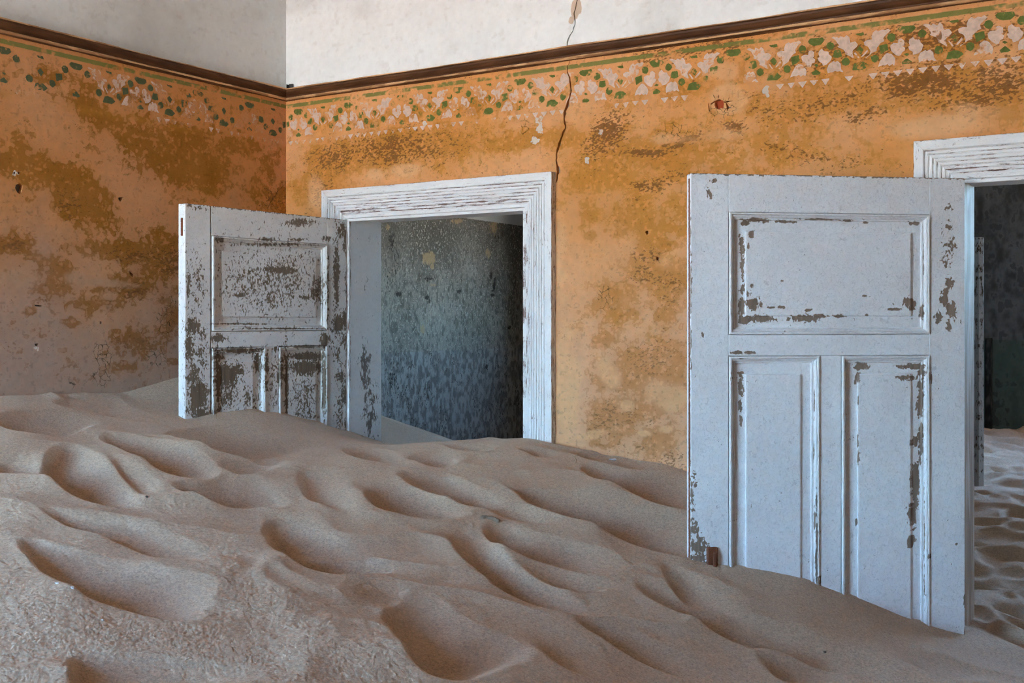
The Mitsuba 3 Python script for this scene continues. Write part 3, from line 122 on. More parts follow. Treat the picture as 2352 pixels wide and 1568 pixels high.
WHITE_LIME = (0.73, 0.765, 0.785)
def plaster_colour(a, z, dark_rows, ochre_rows, pale_rows, bare_rows, seed, side):
    n1 = fbm(a * 2.3 + seed, z * 2.3, 1.0, 3)
    n2 = fbm(a * 11 + seed, z * 13, 2.0, 4)
    n3 = fbm(a * 55 + seed, z * 55, 3.0, 3)
    n5 = fbm(a * 38 + seed, z * 42, 6.0, 4)
    n6 = fbm(a * 100 + z * 70 + seed, z * 190 - a * 60, 8.0, 4)
    n4 = fbm(a * 26 + z * 9 + seed, z * 60 - a * 12, 5.0, 3)
    c = mix((0.575, 0.243, 0.074), (0.62, 0.296, 0.124), smoothstep(0.3, 0.7, n1))
    if side: c = c * mi.Color3f(0.86, 0.84, 0.86)  # shade of the left wall painted into its distemper colour
    # the distemper is washed out lower down and shows pinkish plaster; on the left wall shade is painted in too
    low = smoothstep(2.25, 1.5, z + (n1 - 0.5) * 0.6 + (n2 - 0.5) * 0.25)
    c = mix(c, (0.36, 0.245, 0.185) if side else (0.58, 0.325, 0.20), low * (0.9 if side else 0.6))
    pale = smoothstep(0.35, 0.75, blobs(a, z, pale_rows) + (n2 - 0.5) * 0.7)
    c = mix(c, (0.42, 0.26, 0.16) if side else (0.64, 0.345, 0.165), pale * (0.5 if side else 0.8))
    ochre = blobs(a, z, ochre_rows) + (n2 - 0.5) * 0.85 + (n5 - 0.5) * 1.15 + (n3 - 0.5) * 0.5
    soft = 0.35 if side else 0.5
    mo = soft * smoothstep(0.15, 0.65, ochre - (n5 - 0.5) * 0.8) + (1 - soft) * smoothstep(0.40, 0.56, ochre + (n3 - 0.5) * 0.7)
    mo = mo * (0.82 + 0.36 * n2) * (1 - 0.45 * smoothstep(0.62, 0.74, n3)) * (1 - 0.75 * pale)
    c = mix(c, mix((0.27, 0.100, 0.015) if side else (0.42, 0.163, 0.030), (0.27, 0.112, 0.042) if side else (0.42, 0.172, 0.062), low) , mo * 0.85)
    dark = blobs(a, z, dark_rows) + (n6 - 0.5) * 2.1 + (n4 - 0.5) * 0.7 + (n2 - 0.5) * 0.5
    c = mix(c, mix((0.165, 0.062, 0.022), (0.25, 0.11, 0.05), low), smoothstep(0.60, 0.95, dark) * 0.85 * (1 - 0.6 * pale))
    wa, wz = 0.016 * (fbm(a * 130, z * 130, 9.0, 3) - 0.5), 0.022 * (fbm(a * 130, z * 130, 4.0, 3) - 0.5)
    bare = blobs(a + wa, z + wz, bare_rows) + (n5 - 0.5) * 1.0 + (n3 - 0.5) * 0.8
    c = mix(c, (0.56, 0.46, 0.38), smoothstep(0.55, 0.65, bare))
    speck = smoothstep(0.70, 0.80, fbm(a * 90 + seed, z * 90, 7.0, 2))
    c = mix(c, c * 0.72, speck * 0.6)
    c = c * (0.90 + 0.20 * n3)
    # crazed skin of the distemper
    q1, q2, qr = voronoi(a * 34 + 2.0 * n2 + seed, z * 34 + 2.0 * n1 + n3)
    craze = smoothstep(0.075, 0.03, q2 - q1) * smoothstep(0.40, 0.62, blobs(a, z, CRAZE_SIDE if side else CRAZE_BACK) + (n2 - 0.5) * 0.5)
    c = mix(c, c * 0.30, craze)
    # green line under the picture rail
    band = smoothstep(0.0095, 0.0075, dr.abs(z - 2.751 + (n3 - 0.5) * 0.003)) * smoothstep(0.66, 0.5, n2 * 0.6 + n3 * 0.4)
    c = mix(c, (0.155, 0.165, 0.045), band * 0.9)
    ridge = smoothstep(0.03, 0.0, dr.abs(z - 2.562)) * smoothstep(0.35, 0.7, n2)
    c = mix(c, (0.40, 0.17, 0.03), ridge * (0.45 if side else 0.15))
    # limewashed top
    dirt = smoothstep(0.45, 0.75, fbm(a * 3.1 + 9 + seed, z * 4.3, 4.0, 4)) * 0.30 + smoothstep(0.60, 0.80, n5) * 0.15
    w = mix(WHITE_LIME, (0.44, 0.43, 0.40), dirt * 1.25) * (0.95 + 0.1 * n3)
    if side: w = w * mi.Color3f(0.86, 0.845, 0.82)  # limewash greyed in colour to carry the left wall's shade
    return mix(c, w, smoothstep(2.800, 2.803, z))

def wall_back_fn(p, n, uv):
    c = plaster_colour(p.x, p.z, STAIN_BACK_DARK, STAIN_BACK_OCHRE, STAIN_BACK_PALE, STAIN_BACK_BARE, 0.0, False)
    brown = blobs(p.x, p.z, STAIN_CRACK_BROWN) + (fbm(p.x * 40, p.z * 40, 1.0, 3) - 0.5) * 0.8
    return mix(c, (0.50, 0.36, 0.25), smoothstep(0.5, 0.6, brown) * 0.8)

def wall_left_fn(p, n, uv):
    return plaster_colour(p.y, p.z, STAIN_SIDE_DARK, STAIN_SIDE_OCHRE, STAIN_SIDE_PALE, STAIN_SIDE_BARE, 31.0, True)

def plaster_bump(p, n, uv):
    a, z = p.x + p.y, p.z
    v1, v2, r = voronoi(a * 26 + 3 * noise(a * 9, z * 9), z * 26 + 3 * noise(a * 9, z * 9, 4.0))
    zone = smoothstep(0.58, 0.66, fbm(a * 1.9 + 5, z * 2.4, 3.0, 2)) * smoothstep(2.3, 2.1, z)
    return 0.5 * fbm(a * 6, z * 6, 0.0, 3) + 0.25 * fbm(a * 45, z * 45, 1.0, 3) + 0.16 * fbm(a * 190, z * 190, 2.0, 2) - 0.25 * zone * smoothstep(0.07, 0.0, v2 - v1)

def principled(fn, rough=0.85, spec=0.2, bump=None, scale=0.0, eps=1e-3, **more):
    c = {'type': 'rgb', 'value': list(fn)} if isinstance(fn, (tuple, list)) else proc(fn)
    b = {'type': 'principled', 'base_color': c, 'roughness': rough, 'specular': spec, **more}
    if bump is not None:
        b = {'type': 'bumpmap', 'nested': b, 'map': proc(bump, eps), 'scale': scale}
    return {'type': 'twosided', 'nested': b}

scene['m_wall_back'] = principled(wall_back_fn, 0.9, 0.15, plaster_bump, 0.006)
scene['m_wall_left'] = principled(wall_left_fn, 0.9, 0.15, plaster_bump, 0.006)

def plain_plaster_fn(p, n, uv):
    a = p.x + p.y
    c = mix((0.40, 0.22, 0.09), (0.25, 0.12, 0.04), smoothstep(0.4, 0.75, fbm(a * 2, p.z * 2, p.x, 4)))
    return mix(c, (0.45, 0.42, 0.38), smoothstep(2.80, 2.803, p.z))
def old_board_fn(p, n, uv):
    return mix((0.20, 0.15, 0.11), (0.32, 0.26, 0.20), fbm(p.x * 3, p.y * 40, p.z * 40, 3))
scene['m_old_board'] = principled(old_board_fn, 0.8, 0.2)
scene['m_plain_plaster'] = principled(plain_plaster_fn, 0.9, 0.15)

STAR = np.mean(HOLES_BACK[0], axis=0).tolist()
def masonry_fn(p, n, uv):
    d = dr.sqrt(dr.square(p.x - STAR[0]) + dr.square(p.z - STAR[1]))
    base = mix((0.20, 0.150, 0.115), (0.36, 0.31, 0.27), smoothstep(0.35, 0.7, fbm(p.x * 30, p.z * 30, p.y * 30, 3)))
    return mix((0.34, 0.062, 0.025), base, smoothstep(0.026, 0.030, d))
scene['m_masonry'] = principled(masonry_fn, 0.95, 0.1)
def dark_mortar_fn(p, n, uv):
    return mix((0.10, 0.085, 0.075), (0.22, 0.19, 0.17), fbm(p.y * 60, p.z * 60, 0.0, 3))
scene['m_mortar'] = principled(dark_mortar_fn, 0.95, 0.1)

def paint_motif(rgb, side, seed):
    """Stencil paint, worn through to the distemper of its wall."""
    def fn(p, n, uv):
        a = p.y if side else p.x
        under = wall_left_fn(p, n, uv) if side else wall_back_fn(p, n, uv)
        n2, n3 = fbm(a * 24 + seed, p.z * 24, 2.0, 3), fbm(a * 110 + seed, p.z * 110, 6.0, 3)
        if side:
            wear = 0.30 + 0.35 * smoothstep(-0.75, -0.1, a) + 0.35 * smoothstep(-0.95, -1.3, a) if seed < 5 else mi.Float(0.12)
        else:
            wear = 0.30 - 0.32 * smoothstep(0.9, 2.3, a) + 0.45 * smoothstep(0.17, 0.03, dr.abs(a - 2.17)) * smoothstep(2.73, 2.62, p.z)
        gone = smoothstep(0.58, 0.72, n2 * 0.55 + n3 * 0.45 + wear * 0.42)
        c = mi.Color3f(rgb) * (0.80 + 0.38 * n3) * (0.9 + 0.2 * n2)
        return mix(c, under, gone * 0.9)
    return fn
PAINTS = {'lily': (0.60, 0.43, 0.345), 'leaf': (0.115, 0.138, 0.036)}
for side in (0, 1):
    for k, (nm, rgb) in enumerate(PAINTS.items()):
        scene[f'm_paint_{nm}_{side}'] = principled(paint_motif((0.085, 0.098, 0.048) if side and k else rgb, side, 1.0 + 7 * k), 0.9, 0.12)

def rail_fn(p, n, uv):
    a, z = p.x + p.y, p.z
    nn = fbm(a * 9, z * 60, p.x * 3, 3)
    body = mix((0.060, 0.024, 0.010), (0.115, 0.048, 0.020), smoothstep(0.3, 0.8, nn))
    dust_lit = smoothstep(0.40, 0.60, fbm(a * 14, z * 90, 5.0, 3))
    edge = smoothstep(2.8165, 2.8195, z) + smoothstep(2.7865, 2.7845, z) * smoothstep(2.7765, 2.7785, z)  # dusty top fillet, and light painted onto the bead below
    return mix(body, mix((0.36, 0.19, 0.09), (0.62, 0.38, 0.20), dust_lit), dr.clip(edge, 0, 1))
scene['m_picture_rail'] = principled(rail_fn, 0.6, 0.3)

# --- old paint on timber: a = along the leaf, z = up
def worn_paint(coords, rows, white, wood, amount=0.0, grain=(60, 22), chips=55, amp=1.15, crackle=0.16, edge=None, fine=0.0):
    def masks(p):
        a, z = coords(p)
        n1 = fbm(a * grain[0], z * grain[1], 1.0, 4)
        n2 = fbm(a * grain[0] * 4.5, z * grain[1] * 4.5, 3.0, 3)
        v1, v2, r = voronoi(a * chips + 1.2 * n1, z * chips * 0.8 + n2)
        f = blobs(a, z, rows) if rows else mi.Float(0)
        f = f + amount
        if edge is not None: f = dr.maximum(f, edge(p, a, z))
        t = f + amp * (n1 - 0.5) * 0.55 + amp * (n2 - 0.5) * 0.75 + (r - 0.5) * 0.50
        if fine: t = t + fine * (fbm(a * 260, z * 170, 7.0, 3) - 0.5)
        peel = smoothstep(0.515, 0.545, t)
        return a, z, peel, n1, n2, v2 - v1
    def colour(p, n, uv):
        a, z, peel, n1, n2, d = masks(p)
        w = mi.Color3f(white) * (0.93 + 0.14 * fbm(a * 5, z * 4, 2.0, 3)) * (0.96 + 0.08 * n2)
        v1, v2, r = voronoi(a * 52 + 2.2 * n1, z * 92 + 2.2 * n2)
        w = w * (1 - crackle * smoothstep(0.085, 0.03, v2 - v1)) * (0.97 + 0.06 * r)
        b = mi.Color3f(wood) * (0.65 + 0.7 * fbm(a * 150, z * 12, 4.0, 3))
        return mix(w, b, peel)
    def height(p, n, uv):
        a, z, peel, n1, n2, d = masks(p)
        return 0.45 * (1 - peel) + 0.10 * n2
    return colour, height

def leaf_coords(H, ang):
    cx, sx = math.cos(ang), math.sin(ang)
    return lambda p: ((p.x - H[0]) * cx + (p.y - H[1]) * sx + ((p.x - H[0]) * sx - (p.y - H[1]) * cx) * 1.3, p.z)

D1H, D1A, D1W = (0.388, -0.022), math.radians(-93.73), 0.874
D2H, D2A, D2W = (3.009, -0.088), math.radians(-139.84), 0.898
D3H, D3A, D3W = (2.0, 3.184), math.radians(-44.0), 0.84
def fringe(H, ang, w):
    cx, sx = math.cos(ang), math.sin(ang)
    def fn(p, a, z):
        return 0.62 * smoothstep(0.010, 0.0, dr.abs(z - 2.2)) + 0.0 * a
    return fn
PAINT_WHITE = (0.60, 0.595, 0.60)
c1, h1 = worn_paint(leaf_coords(D1H, D1A), PEEL_WORN_DOOR, (0.67, 0.65, 0.625), (0.160, 0.115, 0.078), 0.045, grain=(75, 40), chips=150, fine=0.55, edge=fringe(D1H, D1A, D1W))
c2, h2 = worn_paint(leaf_coords(D2H, D2A), PEEL_OPEN_DOOR, (0.63, 0.625, 0.63), (0.190, 0.135, 0.100), 0.06, fine=0.25, grain=(45, 40), chips=110, amp=0.8, crackle=0.24, edge=fringe(D2H, D2A, D2W))
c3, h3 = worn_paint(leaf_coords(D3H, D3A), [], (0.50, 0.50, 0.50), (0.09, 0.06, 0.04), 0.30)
scene['m_worn_door'] = principled(c1, 0.62, 0.3, h1, 0.0016)
scene['m_open_door'] = principled(c2, 0.55, 0.35, h2, 0.0016)
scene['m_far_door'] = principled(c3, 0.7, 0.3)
# joinery of the doorways: worn along the reeds
FRAME_EDGES = (0.395 - 0.145, 1.315 + 0.145, 2.985 - 0.145, 3.905 + 0.145)
def groove(d):
    s = (d - 0.034) / 0.013
    g = dr.abs(s - dr.floor(s + 0.5))
    return smoothstep(0.16, 0.04, g) * smoothstep(0.030, 0.034, d) * smoothstep(0.118, 0.112, d)  # bare wood in cracked grooves, also standing in for their shading lines
def head_wear(p, a, z):
    d = 2.339 - p.z
    return 0.12 + 0.30 * groove(d) + 0.16 * smoothstep(0.07, 0.10, d) * smoothstep(0.118, 0.112, d) + 0.25 * smoothstep(0.004, 0.0, dr.abs(d))
def upright_wear(p, a, z):
    d = mi.Float(9)
    for e in FRAME_EDGES: d = dr.minimum(d, dr.abs(p.x - e))
    return 0.12 + 0.32 * groove(d) + 0.26 * smoothstep(0.105, 0.125, d) * smoothstep(1.3, 1.5, p.z) + 0.25 * smoothstep(0.004, 0.0, d)
ch, hh = worn_paint(lambda p: (p.z * 3.0, p.x * 0.45), [], (0.67, 0.64, 0.615), (0.15, 0.075, 0.055), 0.0, grain=(115, 75), amp=0.9, crackle=0.1, fine=0.4, edge=head_wear)
cv, hv = worn_paint(lambda p: (p.x * 3.0 + p.y * 4.0, p.z * 0.45), [], (0.67, 0.65, 0.635), (0.15, 0.075, 0.055), 0.0, grain=(115, 75), amp=0.9, crackle=0.1, fine=0.4, edge=upright_wear)
cj, hj = worn_paint(lambda p: (p.y + p.x * 0.3, p.z), [(0.22, 1.52, 26, 0, 0, 10.0, 0.75), (0.25, 1.34, 18, 0, 0, 7.0, 0.6)], (0.68, 0.665, 0.65), (0.150, 0.110, 0.080), 0.06, fine=0.3, grain=(70, 26), amp=1.0, crackle=0.1)
scene['m_casing_flat'] = principled(ch, 0.65, 0.3, hh, 0.0014)
scene['m_casing_upright'] = principled(cv, 0.65, 0.3, hv, 0.0014)
scene['m_jamb'] = principled(cj, 0.65, 0.3, hj, 0.0012)
def bare_jamb_fn(p, n, uv):
    g = fbm(p.y * 60, p.z * 7, p.x * 60, 3)
    c = mix((0.26, 0.17, 0.10), (0.48, 0.35, 0.24), g)
    return mix(c, (0.60, 0.50, 0.40), 0.6 * smoothstep(0.45, 0.65, fbm(p.y * 40 + 4, p.z * 5, 2.0, 3)))
scene['m_bare_jamb'] = principled(bare_jamb_fn, 0.7, 0.3)
def rust_fn(p, n, uv):
    return mix((0.06, 0.018, 0.009), (0.20, 0.062, 0.026), fbm(p.x * 90, p.z * 30, p.y * 90, 3))
scene['m_rust'] = principled(rust_fn, 0.6, 0.35)
scene['m_black_metal'] = principled((0.02, 0.02, 0.022), 0.45, 0.5)
scene['m_flake'] = principled((0.72, 0.73, 0.75), 0.5, 0.4)
scene['m_twig'] = principled((0.33, 0.22, 0.12), 0.8, 0.2)
scene['m_dark_twig'] = principled((0.06, 0.045, 0.035), 0.8, 0.2)

def sand_fn(p, n, uv):
    big = fbm(p.x * 1.7, p.y * 1.7, 0.0, 3)
    mid = fbm(p.x * 8, p.y * 8, 3.0, 3)
    g1 = noise(p.x * 430, p.y * 430, p.z * 430)
    g2 = noise(p.x * 900 + 7, p.y * 900, p.z * 900)
    g3 = noise(p.x * 230 + 3, p.y * 230, p.z * 230)
    c = mix((0.395, 0.280, 0.192), (0.435, 0.328, 0.240), big * 0.6 + mid * 0.4)
    c = c * (0.46 + 0.34 * g1 + 0.30 * g2 + 0.44 * g3)
    c = mix(c, (0.085, 0.06, 0.045), smoothstep(0.82, 0.90, g1) * 0.6)
    return mix(c, (0.78, 0.70, 0.62), smoothstep(0.86, 0.93, g2) * 0.55)
def sand_bump(p, n, uv):
    return 0.8 * noise(p.x * 320, p.y * 320, p.z * 320) + 1.2 * noise(p.x * 130, p.y * 130, p.z * 130) + 1.5 * fbm(p.x * 45, p.y * 45, 1.0, 2)
scene['m_sand'] = principled(sand_fn, 0.95, 0.1, sand_bump, 0.0016, 8e-4)

def back_room_fn(p, n, uv):
    a, z = p.x + p.y, p.z
    st = fbm(a * 38, z * 22, 1.0, 4); fl = fbm(a * 100, z * 62, 5.0, 4); big = fbm(a * 2.2, z * 1.7, 2.0, 3)
    up = mix((0.115, 0.112, 0.10), (0.33, 0.325, 0.305), smoothstep(0.30, 0.72, st * 0.6 + big * 0.4))
    up = mix(up, (0.055, 0.052, 0.045), smoothstep(0.52, 0.70, st * 0.5 + fl * 0.5 + 0.16 * smoothstep(2.0, 2.5, z)) * 0.75)
    up = mix(up, (0.50, 0.51, 0.50), smoothstep(0.60, 0.72, fl) * 0.6)
    ochre = blobs(p.y, z, MARKS_ROOM_OCHRE) + (fl - 0.5) * 0.8 + (st - 0.5) * 0.8
    up = mix(up, (0.36, 0.28, 0.16), smoothstep(0.5, 0.7, ochre) * 0.8)
    dn = mix((0.155, 0.155, 0.155), (0.31, 0.325, 0.335), smoothstep(0.3, 0.7, st))
    dn = mix(dn, (0.06, 0.055, 0.05), smoothstep(0.60, 0.70, fl * 0.7 + fbm(a * 12, z * 12, 3.0, 3) * 0.3) * 0.8)
    c = mix(dn, up, smoothstep(1.500, 1.507, z + (fl - 0.5) * 0.006))
    c = mix(c, (0.02, 0.018, 0.016), 0.85 * smoothstep(0.62, 0.75, blobs(p.y, z, MARKS_ROOM_DARK) + (fl - 0.5) * 1.1 + (st - 0.5) * 0.4))
    c = c * mi.Color3f(1.12, 0.98, 0.84)
    return mix(c, (0.52, 0.50, 0.46), smoothstep(2.60, 2.603, z + (fl - 0.5) * 0.01))
def peel_bump(p, n, uv):
    a = p.x + p.y
    return smoothstep(0.5, 0.56, fbm(a * 55, p.z * 22, 5.0, 4)) + 0.6 * fbm(a * 20, p.z * 20, 2.0, 3)
scene['m_back_room'] = principled(back_room_fn, 0.85, 0.2, peel_bump, 0.003)
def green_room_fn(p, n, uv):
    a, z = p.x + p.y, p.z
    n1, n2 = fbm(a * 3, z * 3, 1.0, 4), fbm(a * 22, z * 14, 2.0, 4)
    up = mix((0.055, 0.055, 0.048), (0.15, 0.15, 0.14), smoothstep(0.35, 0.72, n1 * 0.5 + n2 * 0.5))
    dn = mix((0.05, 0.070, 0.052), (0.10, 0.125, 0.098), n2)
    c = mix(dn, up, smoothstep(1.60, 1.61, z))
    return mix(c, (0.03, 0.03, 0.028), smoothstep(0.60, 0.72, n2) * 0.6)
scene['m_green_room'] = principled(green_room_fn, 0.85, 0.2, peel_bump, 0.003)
def dark_board_fn(p, n, uv):
    return mix((0.012, 0.012, 0.011), (0.06, 0.055, 0.045), smoothstep(0.4, 0.75, fbm(p.x * 40, p.z * 12, p.y * 40, 4)))
scene['m_dark_board'] = principled(dark_board_fn, 0.8, 0.2)

# ------------------------------------------------------------------ the room shell
CEIL = 3.75
def slab_xz(poly, y0, y1):
    """A wall lying in the xz plane from y0 to y1, from a shapely polygon in (x, z)."""
    out = []
    for g in getattr(poly, 'geoms', [poly]):
        m = trimesh.creation.extrude_polygon(g, y1 - y0, engine='earcut')
        v = np.array(m.vertices); m.vertices = np.stack([v[:, 0], y0 + (y1 - y0) - v[:, 2], v[:, 1]], -1)
        out.append(m)
    return cat(*out)
def slab_yz(poly, x0, x1):
    out = []
    for g in getattr(poly, 'geoms', [poly]):
        m = trimesh.creation.extrude_polygon(g, x1 - x0, engine='earcut')
        v = np.array(m.vertices); m.vertices = np.stack([x0 + v[:, 2], v[:, 0], v[:, 1]], -1)
        out.append(m)
    return cat(*out)

O1, O2, OTOP, TH = (0.395, 1.315), (2.985, 3.905), 2.205, 0.22
openings_back = unary_union([sbox(O1[0] - 0.018, -1, O1[1] + 0.018, OTOP + 0.018), sbox(O2[0] - 0.018, -1, O2[1] + 0.018, OTOP + 0.018)])
SKIN = 0.018
cuts = unary_union([Polygon(c).buffer(0) for c in CRACKS_BACK + HOLES_BACK])
skin = sbox(0, 0, 5.0, CEIL).difference(openings_back).difference(cuts)
core = sbox(-0.2, 0, 5.2, CEIL).difference(openings_back)
wb = numbered('wall_back')
tag(wb, 'ochre distempered wall with white top, painted flower border and stains, between and around the two doorways', 'wall', 'structure')
scene[wb] = mikit.ply(slab_xz(skin, 0.0, SKIN), 'm_wall_back')
add('masonry', slab_xz(core, SKIN, TH), 'm_masonry', wb)
wl = numbered('wall_left')
tag(wl, 'shaded ochre wall at the left with a white top greyed for shade and large brown damp stains', 'wall', 'structure')
cuts_l = unary_union([Polygon(c).buffer(0) for c in CRACKS_SIDE + HOLES_SIDE])
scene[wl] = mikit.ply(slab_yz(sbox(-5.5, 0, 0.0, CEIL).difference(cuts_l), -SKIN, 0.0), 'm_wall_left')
add('masonry', slab_yz(sbox(-5.7, 0, SKIN, CEIL), -0.2, -SKIN), 'm_mortar', wl)
# right and front walls with the wide window that lights the room
WIN = [(0.25, 1.85, 1.2, 3.15)]
k = add('wall_right', box(5.0, 5.2, -5.7, 0.0, 0, CEIL), 'm_plain_plaster'); tag(k, 'plain plastered wall opposite the left wall', 'wall', 'structure')
front = sbox(-0.2, 0, 5.0, CEIL).difference(unary_union([sbox(a, c, b, d) for a, b, c, d in WIN]))
k = add('wall_front', slab_xz(front, -5.72, -5.5), 'm_plain_plaster'); tag(k, 'plain plastered wall with one wide empty window facing the flower border', 'wall', 'structure')
for i, (a, b, c, d) in enumerate(WIN):
    w = thing(f'window_{i + 1}', 'weathered white window frame without panes in the front wall', 'window', 'structure')
    add('frame', sweep([(0, 0), (0, 0.05), (0.045, 0.05), (0.045, 0)], [(a, c), (b, c), (b, d), (a, d)]).apply_transform(np.array([[1, 0, 0, 0], [0, 0, -1, -5.6], [0, 1, 0, 0], [0, 0, 0, 1.0]])), 'm_jamb', w)
    add('mullion', box((a + b) / 2 - 0.025, (a + b) / 2 + 0.025, -5.645, -5.605, c + 0.04, d - 0.04), 'm_jamb', w)
    add('transom', box(a + 0.04, b - 0.04, -5.642, -5.608, 2.38, 2.43), 'm_jamb', w)
k = add('ceiling', box(-2.0, 5.3, -5.8, 5.2, CEIL, CEIL + 0.12), 'm_old_board'); tag(k, 'weathered board ceiling over the sand filled rooms', 'ceiling', 'structure')
k = add('floor', box(-2.0, 5.3, -5.8, 5.2, -0.1, 0.0), 'm_mortar'); tag(k, 'buried floor slab under the sand', 'floor', 'structure')

# the two rooms beyond the doorways
YB = 4.85
k = add('wall_far_left', box(-1.8, -1.6, TH, YB, 0, CEIL), 'm_back_room'); tag(k, 'grey blue peeling wall with streaks seen through the left doorway', 'wall', 'structure')
BW = [(0.25, 1.45, 1.75, 2.85), (2.95, 4.9, 2.0, 3.6)]
farw = sbox(-1.8, 0, 5.2, CEIL).difference(unary_union([sbox(a, c, b, d) for a, b, c, d in BW]))
k = add('wall_far', slab_xz(farw, YB, YB + 0.22), 'm_green_room'); tag(k, 'dark wall with a dull green lower half at the far end, seen through the right doorway', 'wall', 'structure')
part = sbox(TH, 0, YB, CEIL).difference(sbox(3.2, -1, 4.1, 2.22))
k = add('wall_partition', slab_yz(part, 1.88, 2.0), 'm_green_room'); tag(k, 'partition wall between the two rooms beyond the doorways', 'wall', 'structure')
k = add('wall_far_right', box(5.0, 5.2, 0.0, YB, 0, CEIL), 'm_green_room'); tag(k, 'right hand wall of the room beyond the right doorway', 'wall', 'structure')
k = add('wall_far_back', box(-1.8, -0.2, 0.0, TH, 0, CEIL), 'm_back_room'); tag(k, 'end of the grey room beside the left doorway', 'wall', 'structure')

# ------------------------------------------------------------------ painted stencil border, motif by motif
def flat_piece(pts, side, at, lift=0.0007):
    """One stencilled patch of paint, 0.7 mm thick, on wall_back (side 0) or wall_left (side 1)."""
    P = np.array(pts)
    for _ in range(1):
        n = np.roll(P, -1, 0); P = np.stack([0.93 * P + 0.07 * n, 0.07 * P + 0.93 * n], 1).reshape(-1, 2)
    g = Polygon(P + np.array(at)).buffer(0)
    cut = (cuts_l if side else cuts).buffer(0.001)
    g = g.difference(cut)
    if g.is_empty or g.area < 2e-5: return None
    lim = sbox(-5.4, 0, -0.004, 4) if side else sbox(0.004, 0, 4.9, 4)
    g = g.intersection(lim)
    if g.is_empty or g.area < 2e-5: return None
    return slab_yz(g, 0.0, lift) if side else slab_xz(g, -lift, 0.0)
rnd = random.Random(5)
for side, host in ((0, wb), (1, wl)):
    org, step, count = ((0.230, 0.3035, range(-1, 11)), (-0.086, -0.3005, range(0, 6)))[side]
    for u in count:
        at = (org + step * u, 2.670)
        for kind, shapes in MOTIF.items():
            for i, pts in enumerate(shapes):
                # what has flaked away for good
                if side and kind != 'leaf' and (u == 0 or u >= 4 or (u == 1 and kind != 'tulip') or (u == 2 and kind == 'lily' and i == 1)): continue
                if side and kind == 'leaf' and rnd.random() < 0.10: continue
                if not side and kind == 'tulip' and u == 6 and i in (0, 1, 2): continue
                if not side and kind == 'lily' and u == -1: continue
                if not side and kind == 'leaf' and rnd.random() < 0.03: continue
                pp = [(a + rnd.uniform(-0.0012, 0.0012), b + rnd.uniform(-0.0012, 0.0012)) for a, b in pts]
                m = flat_piece(pp, side, at)
                if m is not None:
                    add('painted_' + {'lily': 'lily', 'stem': 'stem', 'tulip': 'tulip', 'leaf': 'leaf'}[kind], m, f"m_paint_{'leaf' if kind == 'leaf' else 'lily'}_{side}", host)
    n = 120 if not side else 42
    for t in range(n):
        a = (0.03 + t * 0.04047) if not side else (-0.02 - t * 0.04007)
        if not side and (1.02 < a < 1.2 and t % 2 or 2.02 < a < 2.36 or 1.5 < a < 1.72 or a > 3.4 or rnd.random() < 0.05): continue
        if side and (0.4 > -a > 0.36 or 0.50 < -a < 0.58 or (0.75 < -a < 1.28) or -a > 1.42): continue
        w, h = 0.0155 * rnd.uniform(0.85, 1.1), 0.021 * rnd.uniform(0.85, 1.1)
        m = flat_piece([(a - w, 0.0), (a, -h), (a + w, 0.0)], side, (0, 2.586), 0.0006)
        if m is not None: add('painted_triangle', m, f'm_paint_lily_{side}', host)

# ------------------------------------------------------------------ picture rail
RAIL = [(0.000, 2.8225), (0.030, 2.8235), (0.044, 2.8225), (0.046, 2.8165), (0.040, 2.8150), (0.040, 2.8080), (0.034, 2.8000), (0.027, 2.7945), (0.020, 2.7920), (0.018, 2.7875), (0.024, 2.7860), (0.026, 2.7815), (0.022, 2.7775), (0.012, 2.7765), (0.010, 2.7740), (0.000, 2.7735)]
def rail_mesh(side):
    r = []
    L = 5.0 if side == 0 else 5.5
    ts = np.linspace(0, 1, 60)
    for t in ts:
        for o, z in RAIL:
            s = o + (L - o) * t
            wob = 0.0016 * math.sin(s * 5.1 + side) + 0.001 * math.sin(s * 13.0)
            r.append((s, -o, z + wob) if side == 0 else (o, -s, z + wob))
    k, f = len(RAIL), []
    for i in range(len(ts) - 1):
        for q in range(k - 1):
            f.append((i * k + q, (i + 1) * k + q, (i + 1) * k + q + 1, i * k + q + 1))
    f += [(0, q, q + 1, q + 1) for q in range(1, k - 1)] + [((59) * k, 59 * k + q + 1, 59 * k + q, 59 * k + q) for q in range(1, k - 1)]
    return (np.array(r), np.array(f))
k = add('trim_1', rail_mesh(0), 'm_picture_rail', smooth=25); tag(k, 'dark brown wooden picture rail above the flower border on the sunnier wall', 'picture rail', 'structure')
k = add('trim_2', rail_mesh(1), 'm_picture_rail', smooth=25); tag(k, 'dark brown wooden picture rail above the faded border on the left wall', 'picture rail', 'structure')
br = thing('cable_clip', 'small black metal clip on the picture rail in the corner', 'clip')
add('body', box(0.030, 0.052, -0.030, -0.006, 2.8245, 2.8285, 0.001), 'm_black_metal', br)
add('upright', cat(box(0.030, 0.052, -0.014, -0.006, 2.8285, 2.850, 0.001), box(0.030, 0.036, -0.030, -0.014, 2.8285, 2.846, 0.001), box(0.046, 0.052, -0.030, -0.014, 2.8285, 2.846, 0.001)), 'm_black_metal', br)

